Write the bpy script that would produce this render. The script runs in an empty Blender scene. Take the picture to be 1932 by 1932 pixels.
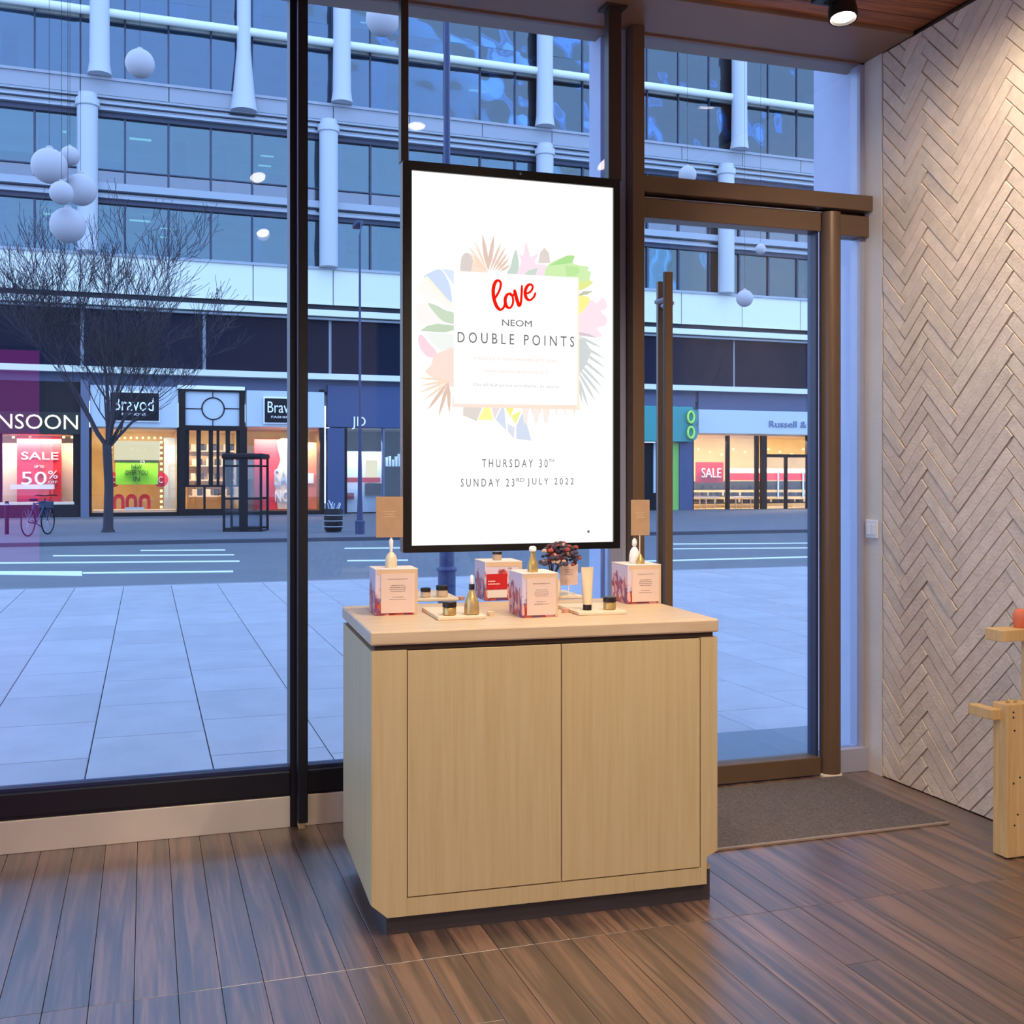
import bpy, bmesh, math, random
from mathutils import Vector, Matrix
R = math.radians
sc = bpy.context.scene
COL = sc.collection
random.seed(7)

# ------------------------------------------------------------------ camera
F, CX, YH, H, YAW = 2100.0, 966.0, 900.0, 1.45, R(18.2)
CO, SI = math.cos(YAW), math.sin(YAW)
cd = bpy.data.cameras.new('camera'); cam = bpy.data.objects.new('camera', cd); COL.objects.link(cam)
cam.location = (0, 0, H); cam.rotation_euler = (R(90), 0, -YAW)
cd.sensor_width = 36; cd.lens = 36 * F / 1932; cd.shift_y = -(966 - YH) / 1932; cd.clip_end = 400
sc.camera = cam
# ------------------------------------------------------------------ view
sc.view_settings.view_transform = 'Standard'; sc.view_settings.look = 'None'
sc.view_settings.exposure = 0.0; sc.view_settings.gamma = 1.0; sc.view_settings.use_curve_mapping = False
# ------------------------------------------------------------------ world: overcast dusk sky
w = bpy.data.worlds.new('dusk'); sc.world = w; w.use_nodes = True
nt = w.node_tree; nt.nodes.clear()
wo = nt.nodes.new('ShaderNodeOutputWorld'); bg = nt.nodes.new('ShaderNodeBackground')
tc = nt.nodes.new('ShaderNodeTexCoord'); sp = nt.nodes.new('ShaderNodeSeparateXYZ'); rp = nt.nodes.new('ShaderNodeValToRGB')
nt.links.new(tc.outputs['Generated'], sp.inputs[0]); nt.links.new(sp.outputs['Z'], rp.inputs[0])
nt.links.new(rp.outputs[0], bg.inputs[0]); nt.links.new(bg.outputs[0], wo.inputs[0])
rp.color_ramp.elements[0].color = (0.44, 0.64, 1.0, 1); rp.color_ramp.elements[0].position = 0.0
rp.color_ramp.elements[1].color = (0.36, 0.56, 1.0, 1); rp.color_ramp.elements[1].position = 1.0
bg.inputs[1].default_value = 3.5

# ------------------------------------------------------------------ light bookkeeping (each lamp's light is made with its fixture)
WARM = (1.0, 0.86, 0.67)
SPOT_W = 72.0
FILL_W = 95.0

# ------------------------------------------------------------------ pixel -> world helpers
def ray(px): u = (px - CX) / F; return (CO * u + SI, CO - SI * u)       # world XY per unit depth
def on_z(px, py, z):                       # point on horizontal plane
    D = F * (H - z) / (py - YH); rx, ry = ray(px); return Vector((rx * D, ry * D, z))
def on_y(px, py, Y):                       # point on a plane parallel to the shop window
    rx, ry = ray(px); D = Y / ry; return Vector((rx * D, Y, H - (py - YH) * D / F))
def on_x(px, py, X):
    rx, ry = ray(px); D = X / rx; return Vector((X, ry * D, H - (py - YH) * D / F))
def x_at(px, Y): return on_y(px, 900, Y).x

# ------------------------------------------------------------------ materials
def lin(c):
    return tuple(((v / 255) / 12.92 if v / 255 <= 0.04045 else ((v / 255 + 0.055) / 1.055) ** 2.4) for v in c) + (1,)
MATS = {}
def nodes(name):
    m = bpy.data.materials.new(name); m.use_nodes = True; MATS[name] = m
    n = m.node_tree; b = n.nodes['Principled BSDF']; return m, n, b
def plain(name, rgb, rough=0.5, metal=0.0, spec=0.5, coat=0.0, noise=0.0, nscale=8.0, bump=0.0, bscale=60.0, vary=0.0):
    m, n, b = nodes(name); c = lin(rgb)
    b.inputs['Base Color'].default_value = c; b.inputs['Roughness'].default_value = rough
    b.inputs['Metallic'].default_value = metal; b.inputs['Specular IOR Level'].default_value = spec
    b.inputs['Coat Weight'].default_value = coat
    if noise or vary or bump:
        t = n.nodes.new('ShaderNodeTexCoord'); oi = n.nodes.new('ShaderNodeObjectInfo')
        ad = n.nodes.new('ShaderNodeVectorMath'); ad.operation = 'MULTIPLY_ADD'
        n.links.new(oi.outputs['Random'], ad.inputs[0]); ad.inputs[1].default_value = (37, 51, 23)
        n.links.new(t.outputs['Object'], ad.inputs[2])
    if noise or vary:
        ns = n.nodes.new('ShaderNodeTexNoise'); ns.inputs['Scale'].default_value = nscale; ns.inputs['Detail'].default_value = 6
        n.links.new(ad.outputs[0], ns.inputs['Vector'])
        mr = n.nodes.new('ShaderNodeMapRange'); mr.inputs[1].default_value = .25; mr.inputs[2].default_value = .75
        mr.inputs[3].default_value = 1 - noise; mr.inputs[4].default_value = 1 + noise
        n.links.new(ns.outputs['Fac'], mr.inputs[0])
        mv = n.nodes.new('ShaderNodeMapRange'); mv.inputs[3].default_value = 1 - vary; mv.inputs[4].default_value = 1 + vary
        n.links.new(oi.outputs['Random'], mv.inputs[0])
        mu = n.nodes.new('ShaderNodeMath'); mu.operation = 'MULTIPLY'
        n.links.new(mr.outputs[0], mu.inputs[0]); n.links.new(mv.outputs[0], mu.inputs[1])
        vm = n.nodes.new('ShaderNodeVectorMath'); vm.operation = 'SCALE'; vm.inputs[0].default_value = c[:3]
        n.links.new(mu.outputs[0], vm.inputs['Scale']); n.links.new(vm.outputs[0], b.inputs['Base Color'])
    if bump:
        nb = n.nodes.new('ShaderNodeTexNoise'); nb.inputs['Scale'].default_value = bscale; nb.inputs['Detail'].default_value = 5
        n.links.new(ad.outputs[0], nb.inputs['Vector'])
        bp = n.nodes.new('ShaderNodeBump'); bp.inputs['Strength'].default_value = bump; bp.inputs['Distance'].default_value = 0.01
        n.links.new(nb.outputs['Fac'], bp.inputs['Height']); n.links.new(bp.outputs[0], b.inputs['Normal'])
    return m
def wood(name, cols, scale=(14, 1.2, 14), rough=0.45, spec=0.5, coat=0.0, vary=0.15, dist=1.2, bump=0.1):
    m, n, b = nodes(name)
    t = n.nodes.new('ShaderNodeTexCoord'); oi = n.nodes.new('ShaderNodeObjectInfo')
    ad = n.nodes.new('ShaderNodeVectorMath'); ad.operation = 'MULTIPLY_ADD'
    n.links.new(oi.outputs['Random'], ad.inputs[0]); ad.inputs[1].default_value = (37, 51, 23)
    n.links.new(t.outputs['Object'], ad.inputs[2])
    mp = n.nodes.new('ShaderNodeMapping'); mp.inputs['Scale'].default_value = scale
    n.links.new(ad.outputs[0], mp.inputs[0])
    ns = n.nodes.new('ShaderNodeTexNoise'); ns.inputs['Scale'].default_value = 1; ns.inputs['Detail'].default_value = 8
    ns.inputs['Roughness'].default_value = .62; ns.inputs['Distortion'].default_value = dist
    n.links.new(mp.outputs[0], ns.inputs['Vector'])
    r = n.nodes.new('ShaderNodeValToRGB'); n.links.new(ns.outputs['Fac'], r.inputs[0])
    e = r.color_ramp.elements
    while len(e) < len(cols): e.new(0.5)
    for i, (p, c) in enumerate(cols): e[i].position = p; e[i].color = lin(c)
    mv = n.nodes.new('ShaderNodeMapRange'); mv.inputs[3].default_value = 1 - vary; mv.inputs[4].default_value = 1 + vary
    n.links.new(oi.outputs['Random'], mv.inputs[0])
    vm = n.nodes.new('ShaderNodeVectorMath'); vm.operation = 'SCALE'
    n.links.new(r.outputs[0], vm.inputs[0]); n.links.new(mv.outputs[0], vm.inputs['Scale']); n.links.new(vm.outputs[0], b.inputs['Base Color'])
    b.inputs['Roughness'].default_value = rough; b.inputs['Specular IOR Level'].default_value = spec; b.inputs['Coat Weight'].default_value = coat
    b.inputs['Coat Roughness'].default_value = .34; b.inputs['Coat IOR'].default_value = 2.0
    bp = n.nodes.new('ShaderNodeBump'); bp.inputs['Strength'].default_value = bump; bp.inputs['Distance'].default_value = .003
    n.links.new(ns.outputs['Fac'], bp.inputs['Height']); n.links.new(bp.outputs[0], b.inputs['Normal'])
    return m
def emit(name, rgb, s=1.0):
    m, n, b = nodes(name); n.nodes.remove(b); e = n.nodes.new('ShaderNodeEmission')
    e.inputs[0].default_value = lin(rgb); e.inputs[1].default_value = s
    n.links.new(e.outputs[0], n.nodes['Material Output'].inputs[0]); return m
def glass(name, ior=1.45, tint=(255, 255, 255), rough=0.0, wave=0.0, wscale=.6, gcol=(255, 255, 255)):
    m, n, b = nodes(name); n.nodes.remove(b)
    tr = n.nodes.new('ShaderNodeBsdfTransparent'); tr.inputs[0].default_value = lin(tint)
    g = n.nodes.new('ShaderNodeBsdfGlossy'); g.inputs['Roughness'].default_value = rough; g.inputs[0].default_value = lin(gcol)
    fr = n.nodes.new('ShaderNodeFresnel'); fr.inputs[0].default_value = ior
    mx = n.nodes.new('ShaderNodeMixShader')
    n.links.new(fr.outputs[0], mx.inputs[0]); n.links.new(tr.outputs[0], mx.inputs[1]); n.links.new(g.outputs[0], mx.inputs[2])
    if wave:
        t = n.nodes.new('ShaderNodeTexCoord'); ns = n.nodes.new('ShaderNodeTexNoise'); ns.inputs['Scale'].default_value = wscale
        ns.inputs['Detail'].default_value = 1
        oi = n.nodes.new('ShaderNodeObjectInfo'); ad = n.nodes.new('ShaderNodeVectorMath'); ad.operation = 'MULTIPLY_ADD'
        n.links.new(oi.outputs['Random'], ad.inputs[0]); ad.inputs[1].default_value = (37, 51, 23); n.links.new(t.outputs['Object'], ad.inputs[2])
        n.links.new(ad.outputs[0], ns.inputs['Vector'])
        bp = n.nodes.new('ShaderNodeBump'); bp.inputs['Strength'].default_value = wave; bp.inputs['Distance'].default_value = .1
        n.links.new(ns.outputs['Fac'], bp.inputs['Height']); n.links.new(bp.outputs[0], g.inputs['Normal'])
    n.links.new(mx.outputs[0], n.nodes['Material Output'].inputs[0]); return m

# floor, walls
wood('walnut', [(.24, (40, 26, 24)), (.42, (72, 50, 42)), (.53, (110, 78, 62)), (.6, (136, 98, 76)), (.74, (70, 48, 42))], scale=(26, 1.0, 14), rough=.45, spec=.9, coat=1.0, vary=.16, dist=.8, bump=.08)
wood('ceiling_wood', [(.3, (84, 42, 24)), (.5, (150, 84, 44)), (.62, (186, 112, 60)), (.8, (110, 58, 32))], scale=(1.0, 16, 16), rough=.5, vary=.2)
wood('oak', [(.3, (198, 170, 120)), (.5, (204, 178, 130)), (.7, (208, 184, 138))], scale=(60, 60, 2.2), rough=.5, vary=.02, dist=.3, bump=.04)
wood('oak_top', [(.3, (206, 177, 140)), (.5, (214, 185, 150)), (.7, (222, 195, 160))], scale=(2.5, 40, 40), rough=.42, vary=.02, dist=.3, bump=.04)
wood('pine', [(.3, (206, 160, 98)), (.5, (222, 180, 116)), (.7, (232, 194, 134))], scale=(30, 30, 2), rough=.5, vary=.05, bump=.06)
wood('oak_tray', [(.3, (222, 200, 168)), (.7, (236, 216, 186))], scale=(3, 40, 40), rough=.5, vary=.03)
plain('bronze_soffit', (140, 106, 84), .42, 0, .5, noise=.08, nscale=2)
plain('bronze_frame', (114, 90, 70), .38, .35, .5, noise=.05, nscale=3)
plain('bronze_dark', (64, 48, 40), .4, .2, .5)
plain('black_frame', (20, 20, 26), .4, 0, .5)
plain('gasket', (42, 46, 80), .4, 0, .5)
plain('steel_strip', (226, 210, 188), .34, .2, .5, noise=.08, nscale=3)
plain('alu', (168, 168, 188), .35, .1, .5)
plain('plaster', (222, 212, 200), .8, noise=.04, nscale=5, bump=.15, bscale=90)
plain('room_wall', (205, 190, 172), .85)
plain('underlay', (38, 30, 26), .9)
plain('mortar', (104, 80, 62), .95, noise=.1, nscale=20)
plain('brick', (228, 206, 182), .88, noise=.11, nscale=16, bump=.5, bscale=70, vary=.08)
plain('mat_pile', (104, 93, 90), .98, noise=.45, nscale=110, bump=.8, bscale=200)
plain('mat_edge', (150, 132, 120), .5)
plain('plinth', (62, 54, 54), .6)
plain('shadow_gap', (62, 44, 34), .7)
plain('tv_black', (16, 12, 12), .3)
plain('switch_white', (236, 232, 230), .4)
plain('black_metal', (26, 22, 22), .4, .2)
emit('lamp_glow', (255, 238, 225), 14)
emit('magenta', (200, 40, 190), 2.4)
glass('shop_glass', 1.42, (246, 249, 252))
# counter things
plain('card_pink', (226, 198, 182), .7, noise=.02)
plain('card_white', (228, 214, 204), .7)
plain('ink', (150, 130, 122), .7)
plain('kraft', (176, 140, 106), .75, noise=.06, nscale=30)
plain('kraft_print', (216, 182, 146), .7)
plain('red_card', (190, 14, 26), .5)
plain('jar_gold', (204, 172, 104), .28, .55)
plain('jar_beige', (196, 168, 136), .35)
plain('bottle_gold', (200, 172, 116), .25, .45)
plain('bottle_cream', (226, 208, 172), .3)
plain('cap_black', (30, 24, 22), .35)
plain('white_gloss', (240, 234, 226), .3)
plain('pink_cup', (226, 178, 160), .6)
plain('pump_white', (245, 240, 232), .35)
plain('flower_red', (150, 60, 50), .7, noise=.3, nscale=60, vary=.5)
plain('flower_dark', (70, 60, 76), .7, noise=.3, nscale=60, vary=.4)
plain('flower_pale', (206, 170, 150), .7, vary=.2)
def floral():
    m, n, b = nodes('floral')
    t = n.nodes.new('ShaderNodeTexCoord')
    mp = n.nodes.new('ShaderNodeMapping'); mp.inputs['Scale'].default_value = (1, 1, .6); n.links.new(t.outputs['Object'], mp.inputs[0])
    v = n.nodes.new('ShaderNodeTexVoronoi'); v.inputs['Scale'].default_value = 62; n.links.new(mp.outputs[0], v.inputs['Vector'])
    r = n.nodes.new('ShaderNodeValToRGB'); r.color_ramp.interpolation = 'CONSTANT'
    s = n.nodes.new('ShaderNodeSeparateColor'); n.links.new(v.outputs['Color'], s.inputs[0]); n.links.new(s.outputs[0], r.inputs[0])
    e = r.color_ramp.elements
    cols = [(0, (196, 88, 70)), (.2, (150, 60, 74)), (.38, (214, 150, 150)), (.55, (120, 74, 120)), (.7, (224, 176, 160)), (.85, (170, 30, 40))]
    while len(e) < len(cols): e.new(.5)
    for i, (p, c) in enumerate(cols): e[i].position = p; e[i].color = lin(c)
    ns = n.nodes.new('ShaderNodeTexNoise'); ns.inputs['Scale'].default_value = 22; n.links.new(t.outputs['Object'], ns.inputs['Vector'])
    sx = n.nodes.new('ShaderNodeSeparateXYZ'); n.links.new(t.outputs['Object'], sx.inputs[0])
    a = n.nodes.new('ShaderNodeMath'); a.operation = 'MULTIPLY_ADD'; n.links.new(ns.outputs['Fac'], a.inputs[0]); a.inputs[1].default_value = .22
    n.links.new(sx.outputs['Z'], a.inputs[2])
    mr = n.nodes.new('ShaderNodeMapRange'); mr.inputs[1].default_value = .195; mr.inputs[2].default_value = .215; n.links.new(a.outputs[0], mr.inputs[0])
    mx = n.nodes.new('ShaderNodeMix'); mx.data_type = 'RGBA'; n.links.new(mr.outputs[0], mx.inputs['Factor'])
    n.links.new(r.outputs[0], mx.inputs['A']); mx.inputs['B'].default_value = lin((214, 198, 214)); n.links.new(mx.outputs['Result'], b.inputs['Base Color'])
    b.inputs['Roughness'].default_value = .5
floral()
# street
plain('flag', (150, 150, 156), .55, noise=.1, nscale=3, vary=.05, bump=.15, bscale=40)
plain('flag_joint', (84, 84, 96), .9)
plain('paving_dark', (96, 110, 122), .5, noise=.06)
plain('pavement_far', (92, 94, 102), .8, noise=.1, nscale=.8)
plain('asphalt', (86, 92, 98), .75, noise=.12, nscale=1.2)
plain('kerb', (120, 122, 130), .8); plain('kerb_dark', (62, 64, 76), .8)
plain('road_paint', (205, 210, 215), .7)
plain('fac_white', (214, 216, 206), .6, vary=.03)
plain('fac_grey', (142, 146, 156), .6)
plain('fac_rail', (150, 158, 168), .5)
plain('fac_groove', (42, 46, 60), .7)
plain('fac_navy', (14, 19, 40), .6, 0, .15, vary=.1)
plain('fac_mull', (46, 54, 78), .5)
plain('fac_blue', (76, 84, 112), .6)
plain('office', (196, 198, 190), .9, noise=.2, nscale=.5)
plain('office_dark', (100, 112, 130), .9)
plain('blind', (168, 182, 196), .8)
glass('fac_glass', 2.15, (160, 200, 222), 0.02, .35, .5, (215, 236, 240))
glass('fac_glass_b', 2.2, (146, 188, 220), 0.02, .6, .6, (205, 226, 240))
glass('fac_glass_pale', 2.3, (120, 165, 205), 0.15)
glass('street_glass', 1.4, (240, 245, 250))
plain('column', (176, 180, 188), .6)
plain('pier', (186, 192, 216), .8, noise=.04)
plain('globe', (168, 164, 168), .7); plain('bark', (48, 44, 52), .9, noise=.2)
plain('street_black', (14, 16, 26), .5, 0, .2)
plain('street_navy', (34, 46, 84), .45)
plain('shop_frame', (24, 20, 24), .5, 0, .2); plain('shop_dark', (36, 32, 38), .6, 0, .2)
plain('shop_pillar', (96, 100, 122), .6); plain('shop_blue', (50, 68, 108), .55)
plain('shop_pale', (186, 196, 204), .5)
plain('teal', (58, 140, 138), .6); plain('lime', (178, 220, 96), .6); plain('green', (120, 178, 84), .6)
plain('warm_wall', (214, 182, 126), .8, noise=.12, nscale=1.5); plain('cream', (232, 204, 176), .8)
plain('red', (226, 26, 40), .6); plain('red_dark', (176, 30, 38), .6); plain('letter_white', (248, 248, 248), .5); plain('grey_text', (110, 124, 150), .6)
plain('green_sign', (140, 214, 48), .6); plain('ink_black', (26, 34, 30), .6); plain('shoe', (50, 36, 34), .7, vary=.5)
plain('pale_blue', (150, 180, 214), .7); plain('orange', (232, 120, 80), .6)
emit('letter_glow', (255, 255, 240), 1.3); emit('bulb', (255, 222, 150), 3.0); emit('tube_light', (235, 240, 190), 1.6)
emit('panel_glow', (255, 236, 190), 1.25); emit('shop_ceiling_glow', (255, 226, 170), 2.2)
M = MATS

# ------------------------------------------------------------------ mesh builder
ORG = {}
class MB:
    def __init__(s, M4=None): s.v = []; s.f = []; s.M = M4; s.smooth = False
    def pt(s, p):
        p = Vector(p); return s.M @ p if s.M else p
    def add(s, vs, fs):
        o = len(s.v); s.v += [s.pt(p) for p in vs]; s.f += [[i + o for i in f] for f in fs]; return s
    def box(s, x0, y0, z0, x1, y1, z1, b=0.0):
        if x0 > x1: x0, x1 = x1, x0
        if y0 > y1: y0, y1 = y1, y0
        if z0 > z1: z0, z1 = z1, z0
        if b <= 0:
            return s.add([(x0,y0,z0),(x1,y0,z0),(x1,y1,z0),(x0,y1,z0),(x0,y0,z1),(x1,y0,z1),(x1,y1,z1),(x0,y1,z1)],
                  [(0,3,2,1),(4,5,6,7),(0,1,5,4),(1,2,6,5),(2,3,7,6),(3,0,4,7)])
        bm = bmesh.new(); bmesh.ops.create_cube(bm, size=1)
        for v in bm.verts: v.co = Vector(((x0+x1)/2 + v.co.x*(x1-x0), (y0+y1)/2 + v.co.y*(y1-y0), (z0+z1)/2 + v.co.z*(z1-z0)))
        bmesh.ops.bevel(bm, geom=bm.edges[:], offset=b, segments=2, profile=.5, affect='EDGES', clamp_overlap=True)
        bm.verts.index_update(); s.add([v.co.copy() for v in bm.verts], [[v.index for v in f.verts] for f in bm.faces]); bm.free(); return s
    def prism(s, poly, a0, a1, axis='y', inset=0.0):     # poly in 2D, extruded between a0 (front) and a1
        n = len(poly)
        def mk(p, a):
            return (p[0], a, p[1]) if axis == 'y' else ((a, p[0], p[1]) if axis == 'x' else (p[0], p[1], a))
        cx = sum(p[0] for p in poly)/n; cy = sum(p[1] for p in poly)/n
        if inset:
            da = inset if a1 > a0 else -inset
            fr = []
            for p in poly:
                d = math.hypot(p[0]-cx, p[1]-cy) or 1; k = max(0, (d-inset*1.3)/d); fr.append((cx+(p[0]-cx)*k, cy+(p[1]-cy)*k))
            vs = [mk(p, a0) for p in fr] + [mk(p, a0+da) for p in poly] + [mk(p, a1) for p in poly]
            fs = [list(range(n))] + [[i, (i+1)%n, n+(i+1)%n, n+i] for i in range(n)] + [[n+i, n+(i+1)%n, 2*n+(i+1)%n, 2*n+i] for i in range(n)] + [list(range(2*n, 3*n))[::-1]]
        else:
            vs = [mk(p, a0) for p in poly] + [mk(p, a1) for p in poly]
            fs = [list(range(n))] + [[i, (i+1)%n, n+(i+1)%n, n+i] for i in range(n)] + [list(range(n, 2*n))[::-1]]
        return s.add(vs, fs)
    def lathe(s, prof, c=(0,0,0), n=20, sx=1.0, sy=1.0):
        vs = []; fs = []; k = len(prof)
        for r, z in prof:
            for i in range(n):
                a = 2*math.pi*i/n; vs.append((c[0]+r*math.cos(a)*sx, c[1]+r*math.sin(a)*sy, c[2]+z))
        for j in range(k-1):
            for i in range(n): fs.append([j*n+i, j*n+(i+1)%n, (j+1)*n+(i+1)%n, (j+1)*n+i])
        fs.append(list(range(n))[::-1]); fs.append([(k-1)*n+i for i in range(n)])
        s.smooth = True; return s.add(vs, fs)
    def tube(s, pts, rad, n=6, closed=False):
        pts = [Vector(p) for p in pts]; k = len(pts)
        rs = rad if isinstance(rad, (list, tuple)) else [rad]*k
        vs = []; up = None
        for i, p in enumerate(pts):
            a = pts[(i-1) % k] if (closed or i > 0) else p; b = pts[(i+1) % k] if (closed or i < k-1) else p
            t = (b-a).normalized()
            if up is None:
                up = Vector((0,0,1)) if abs(t.z) < .9 else Vector((1,0,0))
            x = t.cross(up).normalized(); y = x.cross(t).normalized(); up = y
            for j in range(n):
                q = 2*math.pi*j/n; vs.append(p + x*math.cos(q)*rs[i] + y*math.sin(q)*rs[i])
        fs = []
        for i in range(k if closed else k-1):
            for j in range(n):
                i2 = (i+1) % k; fs.append([i*n+j, i*n+(j+1)%n, i2*n+(j+1)%n, i2*n+j])
        if not closed: fs.append(list(range(n))[::-1]); fs.append([(k-1)*n+j for j in range(n)])
        s.smooth = True; return s.add(vs, fs)
    def ball(s, c, r, n=16, m=10, sc_=(1,1,1)):
        vs = [(c[0], c[1], c[2]-r*sc_[2])]; 
        for j in range(1, m):
            ph = -math.pi/2 + math.pi*j/m
            for i in range(n):
                a = 2*math.pi*i/n; vs.append((c[0]+r*sc_[0]*math.cos(ph)*math.cos(a), c[1]+r*sc_[1]*math.cos(ph)*math.sin(a), c[2]+r*sc_[2]*math.sin(ph)))
        vs.append((c[0], c[1], c[2]+r*sc_[2])); fs = []
        for i in range(n): fs.append([0, 1+(i+1)%n, 1+i]); fs.append([len(vs)-1, 1+(m-2)*n+i, 1+(m-2)*n+(i+1)%n])
        for j in range(m-2):
            for i in range(n): fs.append([1+j*n+i, 1+j*n+(i+1)%n, 1+(j+1)*n+(i+1)%n, 1+(j+1)*n+i])
        s.smooth = True; return s.add(vs, fs)
    def build(s, name, mat, parent=None, origin=None, fix=True):
        xs = [p.x for p in s.v]; ys = [p.y for p in s.v]; zs = [p.z for p in s.v]
        o = Vector(origin) if origin is not None else Vector(((min(xs)+max(xs))/2, (min(ys)+max(ys))/2, min(zs)))
        me = bpy.data.meshes.new(name); me.from_pydata([p-o for p in s.v], [], s.f)
        if fix:
            bm = bmesh.new(); bm.from_mesh(me); bmesh.ops.recalc_face_normals(bm, faces=bm.faces); bm.to_mesh(me); bm.free()
        if s.smooth:
            me.shade_smooth()
            bm = bmesh.new(); bm.from_mesh(me)
            for e in bm.edges:
                if len(e.link_faces) == 2 and e.calc_face_angle(0) > .7: e.smooth = False
            bm.to_mesh(me); bm.free()
        me.materials.append(M[mat]); return link(name, me, parent, o)
def link(name, me, parent, o):
    ob = bpy.data.objects.new(name, me); COL.objects.link(ob)
    if parent: ob.parent = parent; ob.location = o - ORG[parent.name]
    else: ob.location = o
    ORG[ob.name] = Vector(o); return ob
def tag(o, label=None, cat=None, group=None, kind=None):
    if label: o['label'] = label
    if cat: o['category'] = cat
    if group: o['group'] = group
    if kind: o['kind'] = kind
    return o
def empty(name, loc, label=None, cat=None, group=None, kind=None):
    o = bpy.data.objects.new(name, None); COL.objects.link(o); o.location = loc; o.empty_display_size = .1
    ORG[o.name] = Vector(loc); return tag(o, label, cat, group, kind)
def move_copy(root, loc, label=None, group=None, rz=None, scale=None):
    r = root.copy(); COL.objects.link(r); r.location = loc
    if rz is not None: r.rotation_euler = (0, 0, rz)
    if scale: r.scale = scale
    if label: r['label'] = label
    if group: r['group'] = group
    for ch in list(root.children):
        c = ch.copy(); COL.objects.link(c); c.parent = r
        for g in ch.children:
            d = g.copy(); COL.objects.link(d); d.parent = c
    return r
def text_mesh(body, rect, y0, depth, M4=None):           # writing fitted to rect (x0,z0,x1,z1) on plane y0, front toward -y
    cu = bpy.data.curves.new('writing', 'FONT'); cu.body = body; cu.resolution_u = 3; cu.offset = 0
    ob = bpy.data.objects.new('writing', cu); COL.objects.link(ob)
    dg = bpy.context.evaluated_depsgraph_get(); me = bpy.data.meshes.new_from_object(ob.evaluated_get(dg))
    vs = [v.co.copy() for v in me.vertices]; fs = [list(p.vertices) for p in me.polygons]
    bpy.data.objects.remove(ob); bpy.data.curves.remove(cu); bpy.data.meshes.remove(me)
    ax, bx = min(v.x for v in vs), max(v.x for v in vs); az, bz = min(v.y for v in vs), max(v.y for v in vs)
    x0, z0, x1, z1 = rect
    m = MB(M4); q = [(x0+(v.x-ax)/(bx-ax)*(x1-x0), y0, z0+(v.y-az)/(bz-az)*(z1-z0)) for v in vs]
    m.add(q, fs)
    if depth:
        # side walls from boundary edges
        cnt = {}
        for f in fs:
            for i in range(len(f)):
                e = (f[i], f[(i+1) % len(f)]); cnt[e] = 1
        n = len(q); q2 = [(a, b+depth, c) for a, b, c in q]
        side = [[a, b, b+n, a+n] for (a, b) in cnt if (b, a) not in cnt]
        m = MB(M4); m.add(q+q2, fs+side)
    return m

# =================================================================== ROOM
W, RX, ZC = 4.72, 3.39, 3.515
XL, YB = -3.2, -3.6
fl = empty('floor', (0, 0, 0), kind='structure')
MB().box(XL, YB, -.06, RX+.1, W+.12, -.022).build('subfloor', 'underlay', fl)
PW, SEAM = .118, 3.26
mesh_cache = {}
def slab_piece(name, mat, parent, x0, y0, x1, y1, z0, z1, b):
    key = (name, mat, round(x1-x0, 4), round(y1-y0, 4), round(z1-z0, 4))
    o = Vector(((x0+x1)/2, (y0+y1)/2, z0))
    if key in mesh_cache: return link(name, mesh_cache[key], parent, o)
    hx, hy, hz = (x1-x0)/2, (y1-y0)/2, z1-z0
    m = MB(); m.add([(-hx,-hy,0),(hx,-hy,0),(hx,hy,0),(-hx,hy,0),(-hx,-hy,hz-b),(hx,-hy,hz-b),(hx,hy,hz-b),(-hx,hy,hz-b),(-hx+b,-hy+b,hz),(hx-b,-hy+b,hz),(hx-b,hy-b,hz),(-hx+b,hy-b,hz)],
        [(0,3,2,1),(0,1,5,4),(1,2,6,5),(2,3,7,6),(3,0,4,7),(4,5,9,8),(5,6,10,9),(6,7,11,10),(7,4,8,11),(8,9,10,11)])
    ob = m.build(name, mat, parent, origin=(0, 0, 0), fix=False); mesh_cache[key] = ob.data
    ob.location = o - ORG[parent.name]; ORG[ob.name] = o; return ob
stuffm = MB()
G = .0009
nx = int((RX - XL) / PW)
for i in range(nx):
    x0 = RX - (i+1)*PW; x1 = x0 + PW
    off = [0, .62, .3, .88, .47][(i*3) % 5] if i % 4 else 0
    cuts = [W-.04, SEAM if i % 5 else SEAM]
    y = SEAM
    L = 1.22
    y2 = SEAM - (L - off*.9 if off else L)
    cuts += [y2]
    while y2 > YB+L: y2 -= L; cuts.append(y2)
    cuts.append(YB)
    for a, b_ in zip(cuts[1:], cuts[:-1]):
        inview = x0 > -1.3 and b_ > 1.9 and x0 < 3.4
        if inview: slab_piece('floorboard', 'walnut', fl, x0+G, a+G, x1-G, b_-G, -.022, 0, .0007)
        else: stuffm.box(x0+G, a+G, -.022, x1-G, b_-G, 0)
sf = stuffm.build('floorboards_beyond', 'walnut', fl); sf['kind'] = 'stuff'

ce = empty('ceiling', (0, 0, ZC), kind='structure')
MB().box(XL-.1, YB-.1, ZC+.03, RX+.3, W+.2, ZC+.2).build('ceiling_slab', 'underlay', ce)
SOF = 4.33
y = SOF - .004; k = 0
while y > YB:
    x = RX - [1.1, 2.2, .6, 1.7][k % 4]; xs = [RX, x]
    while x > XL + 2.4: x -= 2.4; xs.append(x)
    xs.append(XL)
    for a, b_ in zip(xs[1:], xs[:-1]):
        m = MB(); m.box(a+.001, y-.128, ZC+random.uniform(.004, .009), b_-.001, y-.001, ZC+.03); m.build('ceiling_board', 'ceiling_wood', ce)
    y -= .131; k += 1
tag(MB().box(XL, SOF, ZC-.012, RX, W+.12, ZC+.03, .003).build('trim_1', 'bronze_soffit'), kind='structure')

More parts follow.
